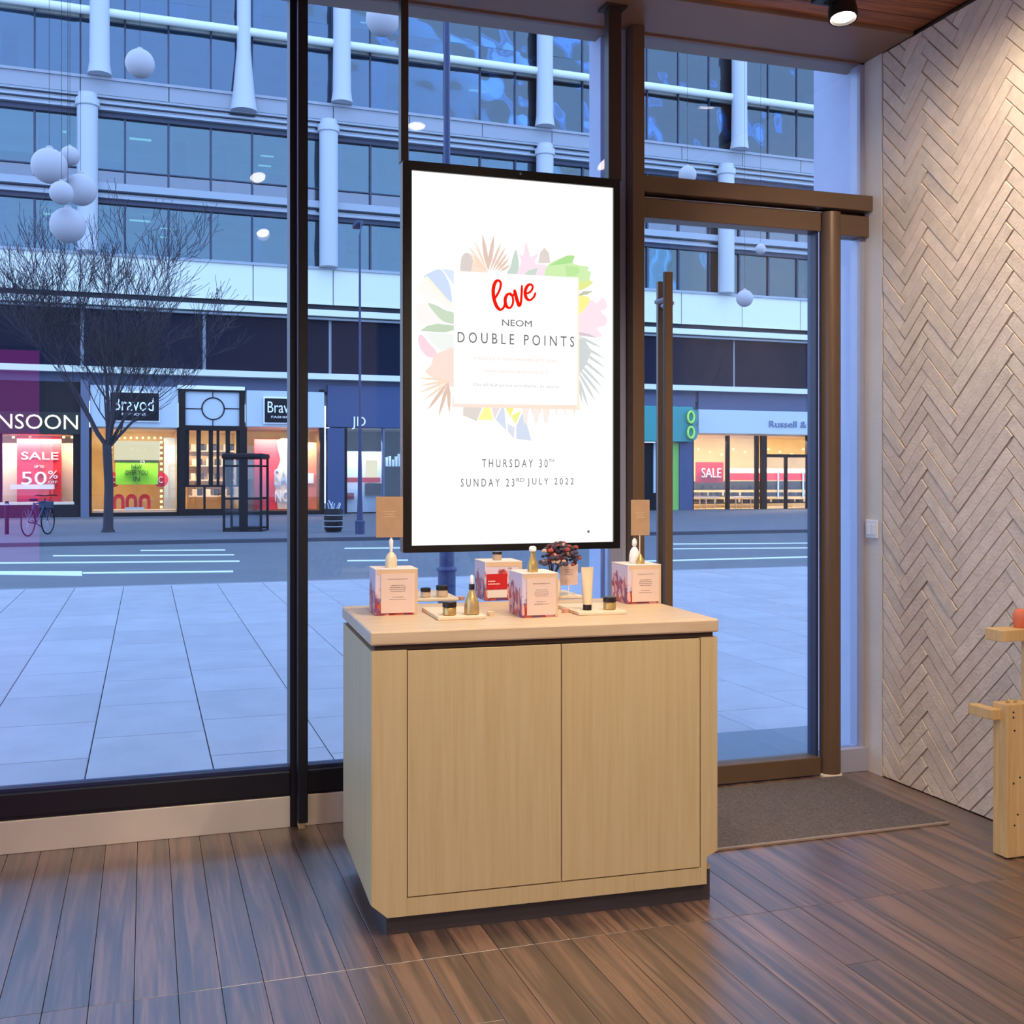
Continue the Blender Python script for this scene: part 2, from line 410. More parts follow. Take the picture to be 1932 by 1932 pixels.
# brick wall on the right: laid herringbone, each brick its own piece
wr = empty('wall_right', (RX, 0, 0), kind='structure')
YE = 4.56                                   # where bricks stop and plaster starts
MB().box(RX+.03, YB, -.02, RX+.2, W+.15, ZC+.03).build('wall_core', 'mortar', wr)
MB().box(RX-.004, YE+.004, 0, RX+.03, 4.699, ZC-.012).build('plaster_strip', 'plaster', wr)
def clip(poly, x0, y0, x1, y1):
    def c(pl, ins, inter):
        out = []
        for i in range(len(pl)):
            a, b = pl[i-1], pl[i]
            if ins(b):
                if not ins(a): out.append(inter(a, b))
                out.append(b)
            elif ins(a): out.append(inter(a, b))
        return out
    def ix(v): return lambda a, b: (v, a[1]+(b[1]-a[1])*(v-a[0])/(b[0]-a[0]))
    def iy(v): return lambda a, b: (a[0]+(b[0]-a[0])*(v-a[1])/(b[1]-a[1]), v)
    for ins, it in ((lambda p: p[0] >= x0, ix(x0)), (lambda p: p[0] <= x1, ix(x1)), (lambda p: p[1] >= y0, iy(y0)), (lambda p: p[1] <= y1, iy(y1))):
        if poly: poly = c(poly, ins, it)
    return poly
P_ = .085; bw = P_/math.sqrt(2); r2 = math.sqrt(.5)
def rot(a, b): return ((a-b)*r2, (a+b)*r2)          # unrotated -> (right, up)
cols_w = [.2, .158, .198, .33, .2, .17, .3, .17, .3]       # column pitches, starting at the plaster strip
Ls = [(c / r2) - 0 for c in cols_w]
# walk the staircases: type V then H alternately. q,t = offsets of the current staircase in the unrotated frame
bricks = []
ax, ay = 0.0, 0.0                                    # border corner for k=0
typ = 'V'; ax, ay = 0.0, 0.0
for ci, L in enumerate(Ls):
    for k in range(-14, 70):
        if typ == 'V': rect = (ax+k*bw, ay+(k+1)*bw-L, ax+(k+1)*bw, ay+(k+1)*bw)
        else: rect = (ax+k*bw, ay+k*bw, ax+k*bw+L, ay+(k+1)*bw)
        bricks.append((ci, rect))
    if typ == 'V': ax, ay, typ = ax, ay - L, 'H'
    else: ax, ay, typ = ax + L, ay, 'V'
cnt = 0; bst = MB()
for ci, (x0, y0, x1, y1) in bricks:
    g = .0021
    poly = [rot(x0+g, y0+g), rot(x1-g, y0+g), rot(x1-g, y1-g), rot(x0+g, y1-g)]
    sh = .0
    poly = clip([(p[0]-.03, p[1]+sh) for p in poly], 0.003, 0.004, YE-YB, ZC-.015)
    if len(poly) < 3: continue
    area = abs(sum(poly[i-1][0]*poly[i][1]-poly[i][0]*poly[i-1][1] for i in range(len(poly))))/2
    if area < .0004: continue
    yz = [(YE-p[0], p[1]) for p in poly]
    pr = random.uniform(0, .006)
    if min(p[0] for p in yz) > 2.2 and cnt < 300 and max(p[0] for p in yz) > 3.35:
        m = MB(); m.prism(yz, RX-pr, RX+.03, 'x', inset=.003); m.build('brick', 'brick', wr); cnt += 1
    else: bst.prism(yz, RX-pr, RX+.03, 'x')
if bst.v: bst.build('bricks_beyond', 'brick', wr)['kind'] = 'stuff'
tag(MB().box(RX-.012, YB, 0, RX, 3.0, .0).build('trim_2', 'plaster'), kind='structure') if False else None
MB().box(RX-.03, 4.70, 0, RX+.04, W+.0595, ZC-.012).build('edge_trim', 'alu', wr)
# switch plate on plaster strip
p = on_x(1648, 998, RX)
sw = empty('light_switch', (RX-.004, p.y, p.z-.045), 'small white double switch plate on the plaster strip beside the brick wall', 'switch')
MB().box(RX-.014, p.y-.045, p.z-.045, RX-.004, p.y+.045, p.z+.045, .003).build('plate', 'switch_white', sw)
for s in (-1, 1): MB().box(RX-.018, p.y+s*.02-.014, p.z-.028, RX-.0135, p.y+s*.02+.014, p.z+.022, .002).build('rocker', 'switch_white', sw)
# unseen walls of the room
wl = empty('wall_left', (XL, 0, 0), kind='structure')       # unseen side wall, its glazing added to bring in cool light
MB().box(XL-.15, YB-.15, -.06, XL, W+.1, .24).build('kerb_wall', 'steel_strip', wl); MB().box(XL-.15, YB-.15, 3.2, XL, W+.1, ZC+.03).build('head_beam', 'bronze_soffit', wl)
yy_ = YB
while yy_ < W: MB().box(XL-.12, yy_-.04, .24, XL, yy_+.04, 3.2).build('mullion', 'black_frame', wl); MB().box(XL-.07, yy_+.04, .24, XL-.06, min(W+.06, yy_+1.62), 3.2).build('pane', 'shop_glass', wl); yy_ += 1.66
tag(MB().box(XL, YB-.15, -.06, RX+.2, YB, ZC+.03).build('wall_back', 'room_wall'), kind='structure')
lb = empty('light_box', (-1.9, YB, .5), 'tall magenta backlit display panel mirrored faintly in the left window glass', 'lightbox')
MB().box(-2.75, YB+.002, .5, -1.05, YB+.07, 2.85, .004).build('casing', 'black_metal', lb)
MB().box(-2.71, YB+.071, .54, -1.09, YB+.074, 2.81).build('panel', 'magenta', lb)

# =================================================================== SHOP WINDOW
x_m1a, x_m1b = x_at(548, 4.66), x_at(580, 4.62)
x_m2a, x_m2b = x_at(756, 4.66), x_at(771, 4.66)
x_Aa, x_Ab = x_at(1148, 4.66), x_at(1172, 4.66)
x_Ba, x_Bb = x_at(1187, 4.66), x_at(1213, 4.64)
x_post = x_at(1568, 4.66)
def win(name): return empty(name, (0, W, 0), kind='structure')
w1 = win('window_1')
XO = -1.55                                             # next mullion left of the frame
def base_run(x0, x1, par):
    MB().box(x0, 4.665, 0, x1, W+.06, .128, .003).build('sill_strip', 'steel_strip', par)
    MB().box(x0, 4.672, .129, x1, W+.05, .142).build('shadow_gap', 'black_frame', par)
    MB().box(x0, 4.66, .143, x1, W+.05, .232, .004).build('bottom_rail', 'black_frame', par)
    MB().box(x0, 4.69, .232, x1, W+.03, .245).build('gasket', 'gasket', par)
w2 = win('window_2')
base_run(XO, x_m1a, w1); base_run(x_m1b-.02, x_at(1152, 4.69), w2)
base_run(XL, XO-.05, w1)
def pane(x0, x1, z0, z1, par, y=W): MB().box(x0, y-.005, z0, x1, y+.005, z1).build('pane', 'shop_glass', par)
pane(XO, x_m1a+.01, .245, ZC-.012, w1); pane(XL, XO-.05, .245, ZC-.012, w1)
pane(x_m1b-.02, x_Ab, .245, ZC-.012, w2)
MB().box(XO-.05, 4.6, 0, XO, W+.06, ZC-.012, .004).build('mullion', 'black_frame', w1)
MB().box(x_m1a, 4.675, 0, x_m1a+.034, W+.06, ZC-.012, .003).build('edge_frame', 'black_frame', w1)
MB().box(x_m1a+.024, 4.60, .03, x_m1b, W+.05, ZC-.012, .004).build('mullion', 'black_frame', w2)
MB().box(x_m1a+.03, 4.625, 0, x_m1b-.008, 4.70, .03, .003).build('mullion_foot', 'pine', w2)
MB().box(x_m1b-.02, 4.69, .2, x_m1b+.012, W+.05, ZC-.012, .002).build('edge_frame', 'gasket', w2)
MB().box(x_at(1152, 4.69), 4.69, 0, x_Ba-.002, W+.04, ZC-.012, .002).build('aluminium_strip', 'alu', w2)
# door bay
d1 = win('door_1')
MB().box(x_Ba, 4.62, 0, x_Bb, W+.06, ZC-.012, .004).build('door_jamb', 'bronze_frame', d1)
MB().box(x_Bb, 4.63, 2.752, RX-.005, W+.06, 2.828, .004).build('transom', 'bronze_frame', d1)
MB().box(x_Bb, 4.70, 2.736, RX-.005, W+.05, 2.752).build('head_gap', 'black_metal', d1)
MB().box(x_Bb, 4.665, 2.734, RX-.2, 4.675, 2.738).build('track', 'alu', d1)
MB().lathe([(.051, 0), (.051, 2.735)], (x_post, 4.67, 0), 28).build('pivot_post', 'bronze_frame', d1)
MB().lathe([(.06, 0), (.06, .006), (.052, .012)], (x_post, 4.67, 0), 24).build('post_collar', 'steel_strip', d1)
xr = x_post-.052
MB().box(x_Bb+.004, 4.66, 2.642, xr-.004, W+.04, 2.732, .003).build('top_rail', 'bronze_frame', d1)
MB().box(x_Bb+.004, 4.66, .006, xr-.004, W+.04, .092, .003).build('bottom_rail', 'bronze_frame', d1)
MB().box(xr-.022, 4.68, .092, xr-.006, W+.03, 2.642).build('leaf_edge', 'gasket', d1)
pane(x_Bb+.004, xr-.014, .09, 2.645, d1)
MB().box(XO, 4.70, ZC-.02, RX-.004, W+.125, ZC-.0125).build('head_frame', 'bronze_soffit', w1)
def handle(px, Y, z0, z1):
    x = x_at(px, Y); s = -1 if Y < W else 1
    h = MB().box(x-.02, Y-.012, z0, x+.02, Y+.012, z1, .003).build('handle', 'bronze_frame', d1)
    for z in (z0+.25, z1-.12): MB().tube([(x, Y, z), (x, W-.0*s, z)], .011, 10).build('standoff', 'alu', h)
handle(1260, 4.60, .5, 2.385); handle(1247, 4.84, .5, 2.385)
MB().box(x_Bb+.02, 4.72, -.004, xr, W+.04, .004).build('threshold', 'steel_strip', d1)
w4 = win('window_3'); pane(x_Bb, RX-.005, 2.828, ZC-.012, w4)
w5 = win('window_4')
MB().box(x_post+.052, 4.66, 2.632, RX-.005, W+.04, 2.734, .003).build('head_rail', 'bronze_frame', w5)
MB().box(x_post+.052, 4.67, 0, RX-.005, W+.04, .115, .003).build('base_rail', 'alu', w5)
pane(x_post+.052, RX-.005, .115, 2.632, w5)
# pale piers outside the glass
tag(MB().box(RX-.005, W+.06, -.02, RX+.5, W+.42, 3.9).build('trim_3', 'pier'), kind='structure')
tag(MB().box(x_Aa+.012, W+.062, 0, x_Ab-.005, W+.2, ZC).build('trim_4', 'pier'), kind='structure')
# own building above and beside the shop (outside face)
tag(MB().box(XL-.2, W-.1, ZC+.21, 16, W+.3, 8.5).build('wall_front', 'pier'), kind='structure')
# entrance mat
mt = empty('door_mat', (2.4, 4.1, 0), 'grey brown entrance mat on the floor inside the glass door', 'mat')
pz = .008
MB().box(1.93, 3.86, .0005, RX-.2, 4.61, pz, .002).build('pile', 'mat_pile', mt)
MB().box(1.93, 3.845, .0005, RX-.2, 3.859, pz+.002, .002).build('edge_strip', 'mat_edge', mt)

# =================================================================== CABINET
zt = .965
fl_ = on_z(701, 1192, zt); fr_ = on_z(1340, 1164, zt)
ang = R(-2.6); CW = (fr_-fl_).length - .0; CD_ = .72
TC = Matrix.Translation((fl_.x, fl_.y, 0)) @ Matrix.Rotation(ang, 4, 'Z')     # local x right, y back
cb = empty('display_cabinet', TC @ Vector((CW/2, CD_/2, 0)), 'pale oak two door display cabinet standing in front of the window', 'cabinet')
MB(TC).box(-.004, -.004, zt-.045, CW+.004, CD_, zt, .006).build('worktop', 'oak_top', cb)
MB(TC).box(.012, .012, zt-.062, CW-.012, CD_-.01, zt-.045).build('shadow_gap', 'shadow_gap', cb)
zb, zk = .085, .0
MB(TC).box(.05, .022, 0, CW-.018, CD_-.03, .105).build('plinth', 'plinth', cb)
zc_ = zt-.062
# carcass: side panels, bottom, back
MB(TC).prism([(.02, .10), (CD_, .10), (CD_, zc_), (.02, zc_)], 0, .02, 'x').build('side_panel', 'oak', cb)
MB(TC).prism([(.02, .175), (CD_, .175), (CD_, zc_), (.02, zc_)], CW-.02, CW, 'x').build('side_panel', 'oak', cb)
MB(TC).box(.02, CD_-.02, .105, CW-.02, CD_, zc_).build('back_panel', 'oak', cb)
MB(TC).box(.02, .02, .105, CW-.02, CD_-.02, .125).build('base_panel', 'oak', cb)
x1_ = .112; x2_ = CW-.062; zd0 = .118; xm = (x1_+x2_)/2 + .008
# face frame pieces with the cut corners of the photograph
MB(TC).prism([(0, .105), (.05, .062), (x1_, .062), (x1_, zc_), (0, zc_)], 0, .02, 'y').build('left_stile', 'oak', cb)
MB(TC).prism([(x2_, .062), (CW-.04, .062), (CW-.04, .155), (CW, .172), (CW, zc_), (x2_, zc_)], 0, .02, 'y').build('right_stile', 'oak', cb)
MB(TC).box(x1_+.0005, 0, .062, x2_-.0005, .02, zd0).build('bottom_rail', 'oak', cb)
MB(TC).box(x1_, .021, zd0, x2_, .03, zc_).build('door_recess', 'shadow_gap', cb)
MB(TC).box(x1_+.003, .0, zd0+.004, xm-.002, .02, zc_-.003, .001).build('door', 'oak', cb)
MB(TC).box(xm+.002, .0, zd0+.004, x2_-.003, .02, zc_-.003, .001).build('door', 'oak', cb)

# =================================================================== THINGS ON THE COUNTER
IC = TC.inverted()
def loc(px, py, z=zt): v = IC @ on_z(px, py, z); return v.x, v.y
def ray_local_x(px, y):          # local x where the view ray of a column meets local depth y
    o = IC @ Vector((0, 0, 0)); rx, ry = ray(px); d = (IC.to_3x3() @ Vector((rx, ry, 0))); t = (y-o.y)/d.y; return o.x+d.x*t, t
def ray_local_y(px, x):
    o = IC @ Vector((0, 0, 0)); rx, ry = ray(px); d = (IC.to_3x3() @ Vector((rx, ry, 0))); t = (x-o.x)/d.x; return o.y+d.y*t
def zh(px, py, y): _, t = ray_local_x(px, y); return H-(py-YH)*t/F
def lines(x0, x1, z0, z1, y, rows, par, mat='ink'):
    m = MB(TC); z = z1
    for wdt, gap in rows:
        c = (x0+x1)/2; h = (x1-x0)*wdt/2
        a = c-h
        while a < c+h-.002:
            b = min(c+h, a+random.uniform(.004, .012)); m.box(a, y-.0006, z-.0018, b, y, z); a = b+.0016
        z -= gap
    tag(m.build('printed_text', mat, par), kind='stuff')
def product_box(pl, pc, pr, pt, pb, label, card=None, red=False, dmin=.1):
    x, y = loc(pc, pb); xr_, _ = ray_local_x(pr, y); yb = y+max(dmin, min(.17, ray_local_y(pl, x)-y)); z1 = zh(pc, pt, y)
    th = empty('product_box', TC @ Vector(((x+xr_)/2, (y+yb)/2, zt)), label, 'box', 'floral display boxes on the counter')
    MB(TC).box(x, y, zt, xr_, yb, z1-.004, .0015).build('body', 'floral', th)
    MB(TC).box(x-.001, y-.001, z1-.004, xr_+.001, yb+.001, z1, .001).build('lid', 'card_white', th)
    MB(TC).box(xr_-.012, y-.0008, zt+.001, xr_, y-.0001, z1-.004).build('edge_band', 'kraft_print', th)
    MB(TC).box(x+.006, y-.0008, z1-.02, xr_-.012, y-.0001, z1-.004).build('top_band', 'kraft_print', th)
    if red:
        cx0, cx1 = x+.006, x+.006+(xr_-x)*.55
        MB(TC).box(cx0, y-.004, zt+.045, cx1, y-.001, zt+.105).build('red_card', 'red_card', th)
        mm = MB(TC)
        for zz, ww in ((.075, .3), (.064, .55)):
            a = cx0+.006
            while a < cx0+.006+ww*(cx1-cx0): mm.box(a, y-.005, zt+zz, a+.004, y-.004, zt+zz+.004); a += .006
        tag(mm.build('printed_text', 'white_gloss', th), kind='stuff')
        MB(TC).box(cx0+.004, y-.003, zt+.012, cx1, y-.001, zt+.043).build('grey_card', 'card_white', th)
    else:
        m = (xr_-x)
        cx0, cx1, cz0, cz1 = x+m*.13, xr_-m*.07, zt+.008, z1-.017
        MB(TC).box(cx0, y-.0035, cz0, cx1, y-.001, cz1).build('card', 'card_pink', th)
        lines(cx0, cx1, 0, cz1-.018, y-.0035, [(.6, .022), (.4, .007), (.48, .007), (.5, .007), (.42, .02), (.35, .008), (.5, .01)], th)
    return x, y, xr_, yb, z1
LX, LY, LR, LB, LZ = product_box(697, 708, 788, 1074, 1162, 'floral display box with text card at the left end of the counter')
CX_, CY_, CR_, CB2, CZ_ = product_box(953, 985, 1053, 1082, 1166, 'floral display box with text card at the centre front of the counter')
BX, BY, BR_, BB_, BZ = product_box(893, 915, 985, 1060, 1134, 'floral display box with a red card at the back of the counter', red=True)
QX, QY, QR, QB, QZ = product_box(1151, 1184, 1247, 1066, 1140, 'floral display box with text card at the right end of the counter', dmin=.12)
def lbot(name, px, y, z, label, cat, parts, group=None):
    x, _ = ray_local_x(px, y); c = TC @ Vector((x, y, z))
    th = empty(name, c, label, cat, group)
    for nm, mat, prof in parts: MB().lathe(prof, c, 20).build(nm, mat, th)
    return th, c
# left bottle with swing card
def cm(l): return [(r/100, z/100) for r, z in l]
lbot('bottle', 738, LY+.07, LZ, 'cream domed bottle standing on the left display box', 'bottle',
     [('body', 'bottle_cream', cm([(1.9, 0), (2.1, .4), (2.15, 2.8), (1.7, 4.2), (.9, 5.2), (.5, 5.5)])), ('stopper', 'pump_white', cm([(.5, 5.5), (.55, 6.2), (.7, 7.6), (.8, 9.2), (.5, 10.2), (.1, 10.3)]))])
lbot('bottle', 1005, CY_+.05, CZ_, 'slim gold bottle with white knob on the centre display box', 'bottle',
     [('body', 'jar_gold', cm([(1.85, 0), (1.9, .2), (1.8, 2.6), (1.3, 4.0), (.9, 5.6), (.85, 7.0)])), ('knob', 'pump_white', cm([(.7, 7.0), (1.3, 7.4), (1.3, 8.5), (.9, 9.0), (.1, 9.1)]))])
lbot('bottle', 1197, QY+.09, QZ, 'white bottle with round stopper on the right display box', 'bottle',
     [('body', 'white_gloss', cm([(1.9, 0), (2.1, .3), (2.1, 3.0), (1.7, 4.6), (1.1, 5.8), (.5, 6.3)])), ('stopper', 'white_gloss', cm([(.5, 6.3), (.9, 7.0), (1.0, 8.0), (.7, 9.2), (.1, 9.7)]))])
lbot('perfume_vial', 1208, QY+.045, QZ, 'small gold conical vial beside the white bottle', 'bottle',
     [('body', 'jar_gold', cm([(1.7, 0), (1.75, .3), (1.6, 1.4), (.9, 2.6), (.5, 3.6), (.1, 3.8)]))])
lbot('jar', 938, BY+.07, BZ, 'dark jar on top of the red card box behind the counter front', 'jar',
     [('body', 'jar_beige', cm([(1.7, 0), (1.8, .3), (1.8, 2.4)])), ('lid', 'cap_black', cm([(1.9, 2.4), (1.9, 3.4), (1.85, 3.5)]))])
def sign_card(pl, pr, pt, pb, pstem, y, z0, label, mat, prt, zfoot_px=None):
    xa, _ = ray_local_x(pl, y); xb, _ = ray_local_x(pr, y); za, zb_ = zh((pl+pr)/2, pb, y), zh((pl+pr)/2, pt, y); xs, _ = ray_local_x(pstem, y)
    th = empty('sign_card', TC @ Vector((xs, y, z0)), label, 'sign')
    MB(TC).lathe([(.014, 0), (.014, .003), (.003, .006)], (xs, y, z0), 14).build('foot', 'white_gloss', th)
    MB(TC).tube([(xs, y, z0+.004), (xs, y, za+.02)], .0022, 8).build('stem', 'white_gloss', th)
    MB(TC).box(xa, y-.004, za, xb, y-.001, zb_, .0008).build('card', mat, th)
    lines(xa, xb, 0, (za+zb_)/2+.02, y-.004, [(.5, .009), (.35, .009), (.45, .012)], th, prt)
    return th
sign_card(709, 760, 937, 1014, 738, LY+.115, LZ, 'kraft card on a white stem above the left display box', 'kraft', 'kraft_print')
sign_card(1190, 1225, 943, 1010, 1207, QY+.14, QZ, 'kraft card on a white stem above the right display box', 'kraft', 'kraft_print')
yy = loc(1072, 1108)[1]
def tray(pl, pr, pf, pb_, label):
    x, y = loc(pl, pf); x2, _ = ray_local_x(pr, y); yb = loc((pl+pr)/2, pb_)[1]
    t = MB(TC).box(x, y, zt, x2, max(y+.09, yb), zt+.013, .003).build('tray', 'oak_tray'); tag(t, label, 'tray', 'small wooden trays on the counter')
    return x, y, x2
T1 = tray(826, 918, 1171, 1150, 'pale wooden tray holding a gold jar and dropper bottle at the front left')
T2 = tray(1092, 1183, 1162, 1143, 'pale wooden tray holding the cream tube and gold jar at the front right')
T3 = tray(788, 866, 1136, 1118, 'pale wooden tray holding two black lidded jars at the back left')
T4 = tray(1050, 1100, 1131, 1118, 'pale wooden tray below the small pink card at the back')
zt2 = zt+.013
def jar(px, y, z, s, mat, label, h=2.3):
    lbot('jar', px, y, z, label, 'jar', [('body', mat, [(.0165*s, 0), (.0185*s, .002*s), (.0185*s, h/100*s*.85), (.016*s, h/100*s)]), ('lid', 'cap_black', [(.0195*s, h/100*s), (.0195*s, (h+1.3)/100*s), (.0185*s, (h+1.4)/100*s)])], 'black lidded jars on the counter trays')
jar(848, T1[1]+.035, zt2, 1.25, 'jar_gold', 'squat gold jar with black lid on the front left tray')
jar(1150, T2[1]+.045, zt2, 1.22, 'jar_gold', 'squat gold jar with brown black lid on the front right tray')
jar(803, T3[1]+.04, zt2, 1.02, 'jar_beige', 'small beige jar with black lid, left one on the back tray')
jar(834, T3[1]+.045, zt2, 1.22, 'jar_beige', 'larger beige jar with black lid, right one on the back tray')
lbot('dropper_bottle', 890, T1[1]+.035, zt2, 'gold teardrop dropper bottle with black collar on the front left tray', 'bottle',
     [('body', 'bottle_gold', cm([(2.2, 0), (2.6, .3), (2.6, 2.4), (2.3, 4.6), (1.5, 6.6), (.9, 8.2), (.8, 8.6)])), ('collar', 'cap_black', cm([(1.0, 8.6), (1.0, 10.4), (.95, 10.5)])), ('dropper', 'pump_white', cm([(.6, 10.5), (.65, 12.6), (.4, 13.4), (.1, 13.6)]))])
x, t_ = ray_local_x(1108, T2[1]+.055); yt = T2[1]+.055
tb = empty('cream_tube', TC @ Vector((x, yt, zt2)), 'tall cream tube standing on its black cap on the front right tray', 'tube')
MB(TC).lathe([(.0155, 0), (.0155, .018), (.0145, .02)], (x, yt, zt2), 18).build('cap', 'cap_black', tb)
m = MB(TC); prof = [(.0165, .02, 1), (.0185, .05, .85), (.0205, .09, .5), (.0225, .13, .12), (.0228, .145, .06), (.0228, .152, .06)]
vs = []; n = 20
for r, z, k in prof:
    for i in range(n): a = 2*math.pi*i/n; vs.append((x+r*math.cos(a), yt+r*k*math.sin(a), zt2+z))
m.add(vs, [[j*n+i, j*n+(i+1)%n, (j+1)*n+(i+1)%n, (j+1)*n+i] for j in range(len(prof)-1) for i in range(n)] + [list(range(n))[::-1], [(len(prof)-1)*n+i for i in range(n)]]); m.smooth = True
m.build('body', 'bottle_cream', tb)
for px, py, mat, lab in ((928, 1162, 'oak_tray', 'small cream tester cup beside the front left tray'), (1069, 1157, 'pink_cup', 'small pink tester cup right of the centre box'), (872, 1133, 'pink_cup', 'small pink tester cup behind the dropper bottle')):
    x, y = loc(px, py)
    m = MB(TC).lathe([(.011, 0), (.015, .014), (.0135, .014), (.010, .003), (.001, .003)], (x, y+.014, zt), 16); tag(m.build('tester_cup', mat), lab, 'cup', 'tester cups on the counter')
# pink card stand, vase with flowers at the back edge
sign_card(1056, 1090, 1064, 1104, 1073, T4[1]+.03, zt2, 'small pink text card on a stem at the back of the counter', 'card_pink', 'ink')
yv = CD_-.05; xv, tv = ray_local_x(1041, yv)
vz = empty('flower_vase', TC @ Vector((xv, yv, zt)), 'round white vase of dark red and pale flowers behind the pink card', 'vase')
MB(TC).lathe([(.016, 0), (.028, .012), (.036, .045), (.032, .08), (.018, .105), (.016, .115), (.013, .112)], (xv, yv, zt), 22).build('vase', 'white_gloss', vz)
for mat, nmm, cnt_ in (('flower_red', 'red_flowers', 30), ('flower_dark', 'dark_foliage', 80), ('flower_pale', 'pale_flowers', 22)):
    m = MB(TC)
    for k in range(cnt_):
        a = random.uniform(0, 6.28); rr = random.uniform(.01, .085); z = zt+.185+random.uniform(-.02, .05)-rr*.3
        m.ball((xv+.03+rr*math.cos(a), yv-.01+rr*math.sin(a)*.5, z), random.uniform(.007, .014), 7, 5, (1, 1, .7))
    for k in range(5 if mat == 'flower_dark' else 0):
        m.tube([(xv, yv, zt+.08), (xv+random.uniform(-.02, .05), yv+random.uniform(-.02, .02), zt+.17)], .003, 5)
    f = m.build(nmm, mat, vz); f['kind'] = 'stuff' 
    
# =================================================================== BIG PORTRAIT SCREEN
YS = 4.44
sx0, sx1 = x_at(762, YS), x_at(1170, YS)
def zz(px, py): return on_y(px, py, YS).z
zt_ = (zz(762, 300)+zz(1171, 340))/2; zb_ = (zz(762, 1045)+zz(1168, 1033))/2
ix0, ix1 = x_at(777, YS), x_at(1158, YS)
izt = (zz(777, 318)+zz(1158, 356))/2; izb = (zz(777, 1030)+zz(1158, 1022))/2
scn = empty('display_screen', ((sx0+sx1)/2, YS, zb_), 'large black framed portrait screen showing a white floral love poster', 'screen')
emit('screen_white', (255, 255, 255), 1.12)
m = MB()
m.box(sx0, YS, zb_, ix0, YS+.055, zt_); m.box(ix1, YS, zb_, sx1, YS+.055, zt_); m.box(ix0, YS, izt, ix1, YS+.055, zt_); m.box(ix0, YS, zb_, ix1, YS+.055, izb)
m.build('bezel', 'tv_black', scn)
MB().box(ix0, YS+.012, izb, ix1, YS+.054, izt).build('lit_panel', 'screen_white', scn)
MB().box(sx0+.01, YS+.056, zb_+.02, sx1-.01, YS+.075, zt_-.02).build('back_cover', 'tv_black', scn)
for pa_, pb2 in ((757, 771), (1149, 1173)):
    xa_, xb_ = x_at(pa_, YS+.02), x_at(pb2, YS+.02)
    h_ = MB().box(xa_, YS+.02, zt_+.0005, xb_, YS+.075, ZC-.012, .004).build('hanger_post', 'bronze_dark', scn)
    MB().box(xa_-.02, YS+.0, ZC-.022, xb_+.02, YS+.095, ZC-.012).build('ceiling_plate', 'bronze_dark', h_)
MB().box(sx0-.004, YS+.006, zb_+.004, sx0-.0005, YS+.054, zt_-.004).build('side_trim', 'bronze_frame', scn)
c = on_y(982, 328, YS); MB().lathe([(.004, 0), (.004, .002)], (0, 0, 0), 10)
MB(Matrix.Translation((c.x, YS, c.z)) @ Matrix.Rotation(R(90), 4, 'X')).lathe([(.005, 0), (.004, .002)], (0, 0, 0), 12).build('camera_dot', 'alu', scn)
YA = YS+.0118
# map the photograph's (tilted) artwork onto the upright rectangle of the screen
def art(px, py):
    u = (px-777)/(1158-777); yt_ = 318+(356-318)*u; yb_ = 1030+(1022-1030)*u
    X = x_at(px, YS); v = (py-yt_)/(yb_-yt_); return (X, izt+(izb-izt)*v)
def c5(p): return art(740+p[0]/4.025, 290+p[1]/4.025)
layer = [0]
shapes = {}
def shape(poly, col, sharp=False):
    layer[0] += 1; key = ('art_%d_%d_%d' % col)
    if key not in MATS: emit(key, col, 1.06)
    y = YA-.00009*layer[0]
    if len(poly) > 6 and not sharp:
        P = poly; q_ = []
        for i in range(len(P)):
            a, b, c_, d = P[i-1], P[i], P[(i+1) % len(P)], P[(i+2) % len(P)]
            for k in range(4):
                t = k/4; q_.append(tuple((.5*((2*b[j])+(-a[j]+c_[j])*t+(2*a[j]-5*b[j]+4*c_[j]-d[j])*t*t+(-a[j]+3*b[j]-3*c_[j]+d[j])*t**3)) for j in (0, 1)))
        poly = q_
    pts = [c5(p) for p in poly]
    mb = shapes.setdefault(key, MB()); mb.prism(pts, y, y+.00008, 'y')
def spikes(base, tips, wd, col):
    for t in tips:
        b = base(t) if callable(base) else base
        dx, dy = t[0]-b[0], t[1]-b[1]; L = math.hypot(dx, dy); nx_, ny_ = -dy/L*wd, dx/L*wd
        shape([b, (b[0]+dx*.35+nx_, b[1]+dy*.35+ny_), (b[0]+dx*.7+nx_*.8, b[1]+dy*.7+ny_*.8), t, (b[0]+dx*.7-nx_*.8, b[1]+dy*.7-ny_*.8), (b[0]+dx*.35-nx_, b[1]+dy*.35-ny_)], col)
shape([(530,900),(528,800),(545,760),(570,745),(600,760),(620,800),(615,910)], (221,210,203))
shape([(600,910),(620,810),(720,860),(740,910)], (253,226,208))
spikes((735,885), [(690,600),(780,605)], 17, (226,200,186))
spikes(lambda t: (735+max(0,(t[1]-640))*.45, 890), [(835,665),(870,700),(885,745),(895,790),(905,840)], 11, (232,204,188))
spikes((725,885), [(630,650),(580,690),(590,740),(600,780),(610,830)], 9, (250,220,198))
shape([(870,930),(905,850),(920,790),(945,725),(962,790),(968,850),(955,930)], (200,218,205))
shape([(965,930),(985,820),(970,760),(1000,770),(1020,670),(1045,740),(1060,780),(1115,760),(1090,830),(1180,850),(1180,950)], (253,226,238))
shape([(990,935),(1040,885),(1110,865),(1090,940)], (203,220,208))
shape([(1115,830),(1130,750),(1160,712),(1195,750),(1208,830)], (224,213,207))
shape([(1185,960),(1185,850),(1330,775),(1390,778),(1380,830),(1430,850),(1495,860),(1490,890),(1515,900),(1505,960),(1530,975),(1510,1000),(1450,1025),(1405,1020),(1405,960)], (208,238,178))
shape([(1190,850),(1330,775),(1390,778),(1370,830),(1290,840)], (176,226,150))
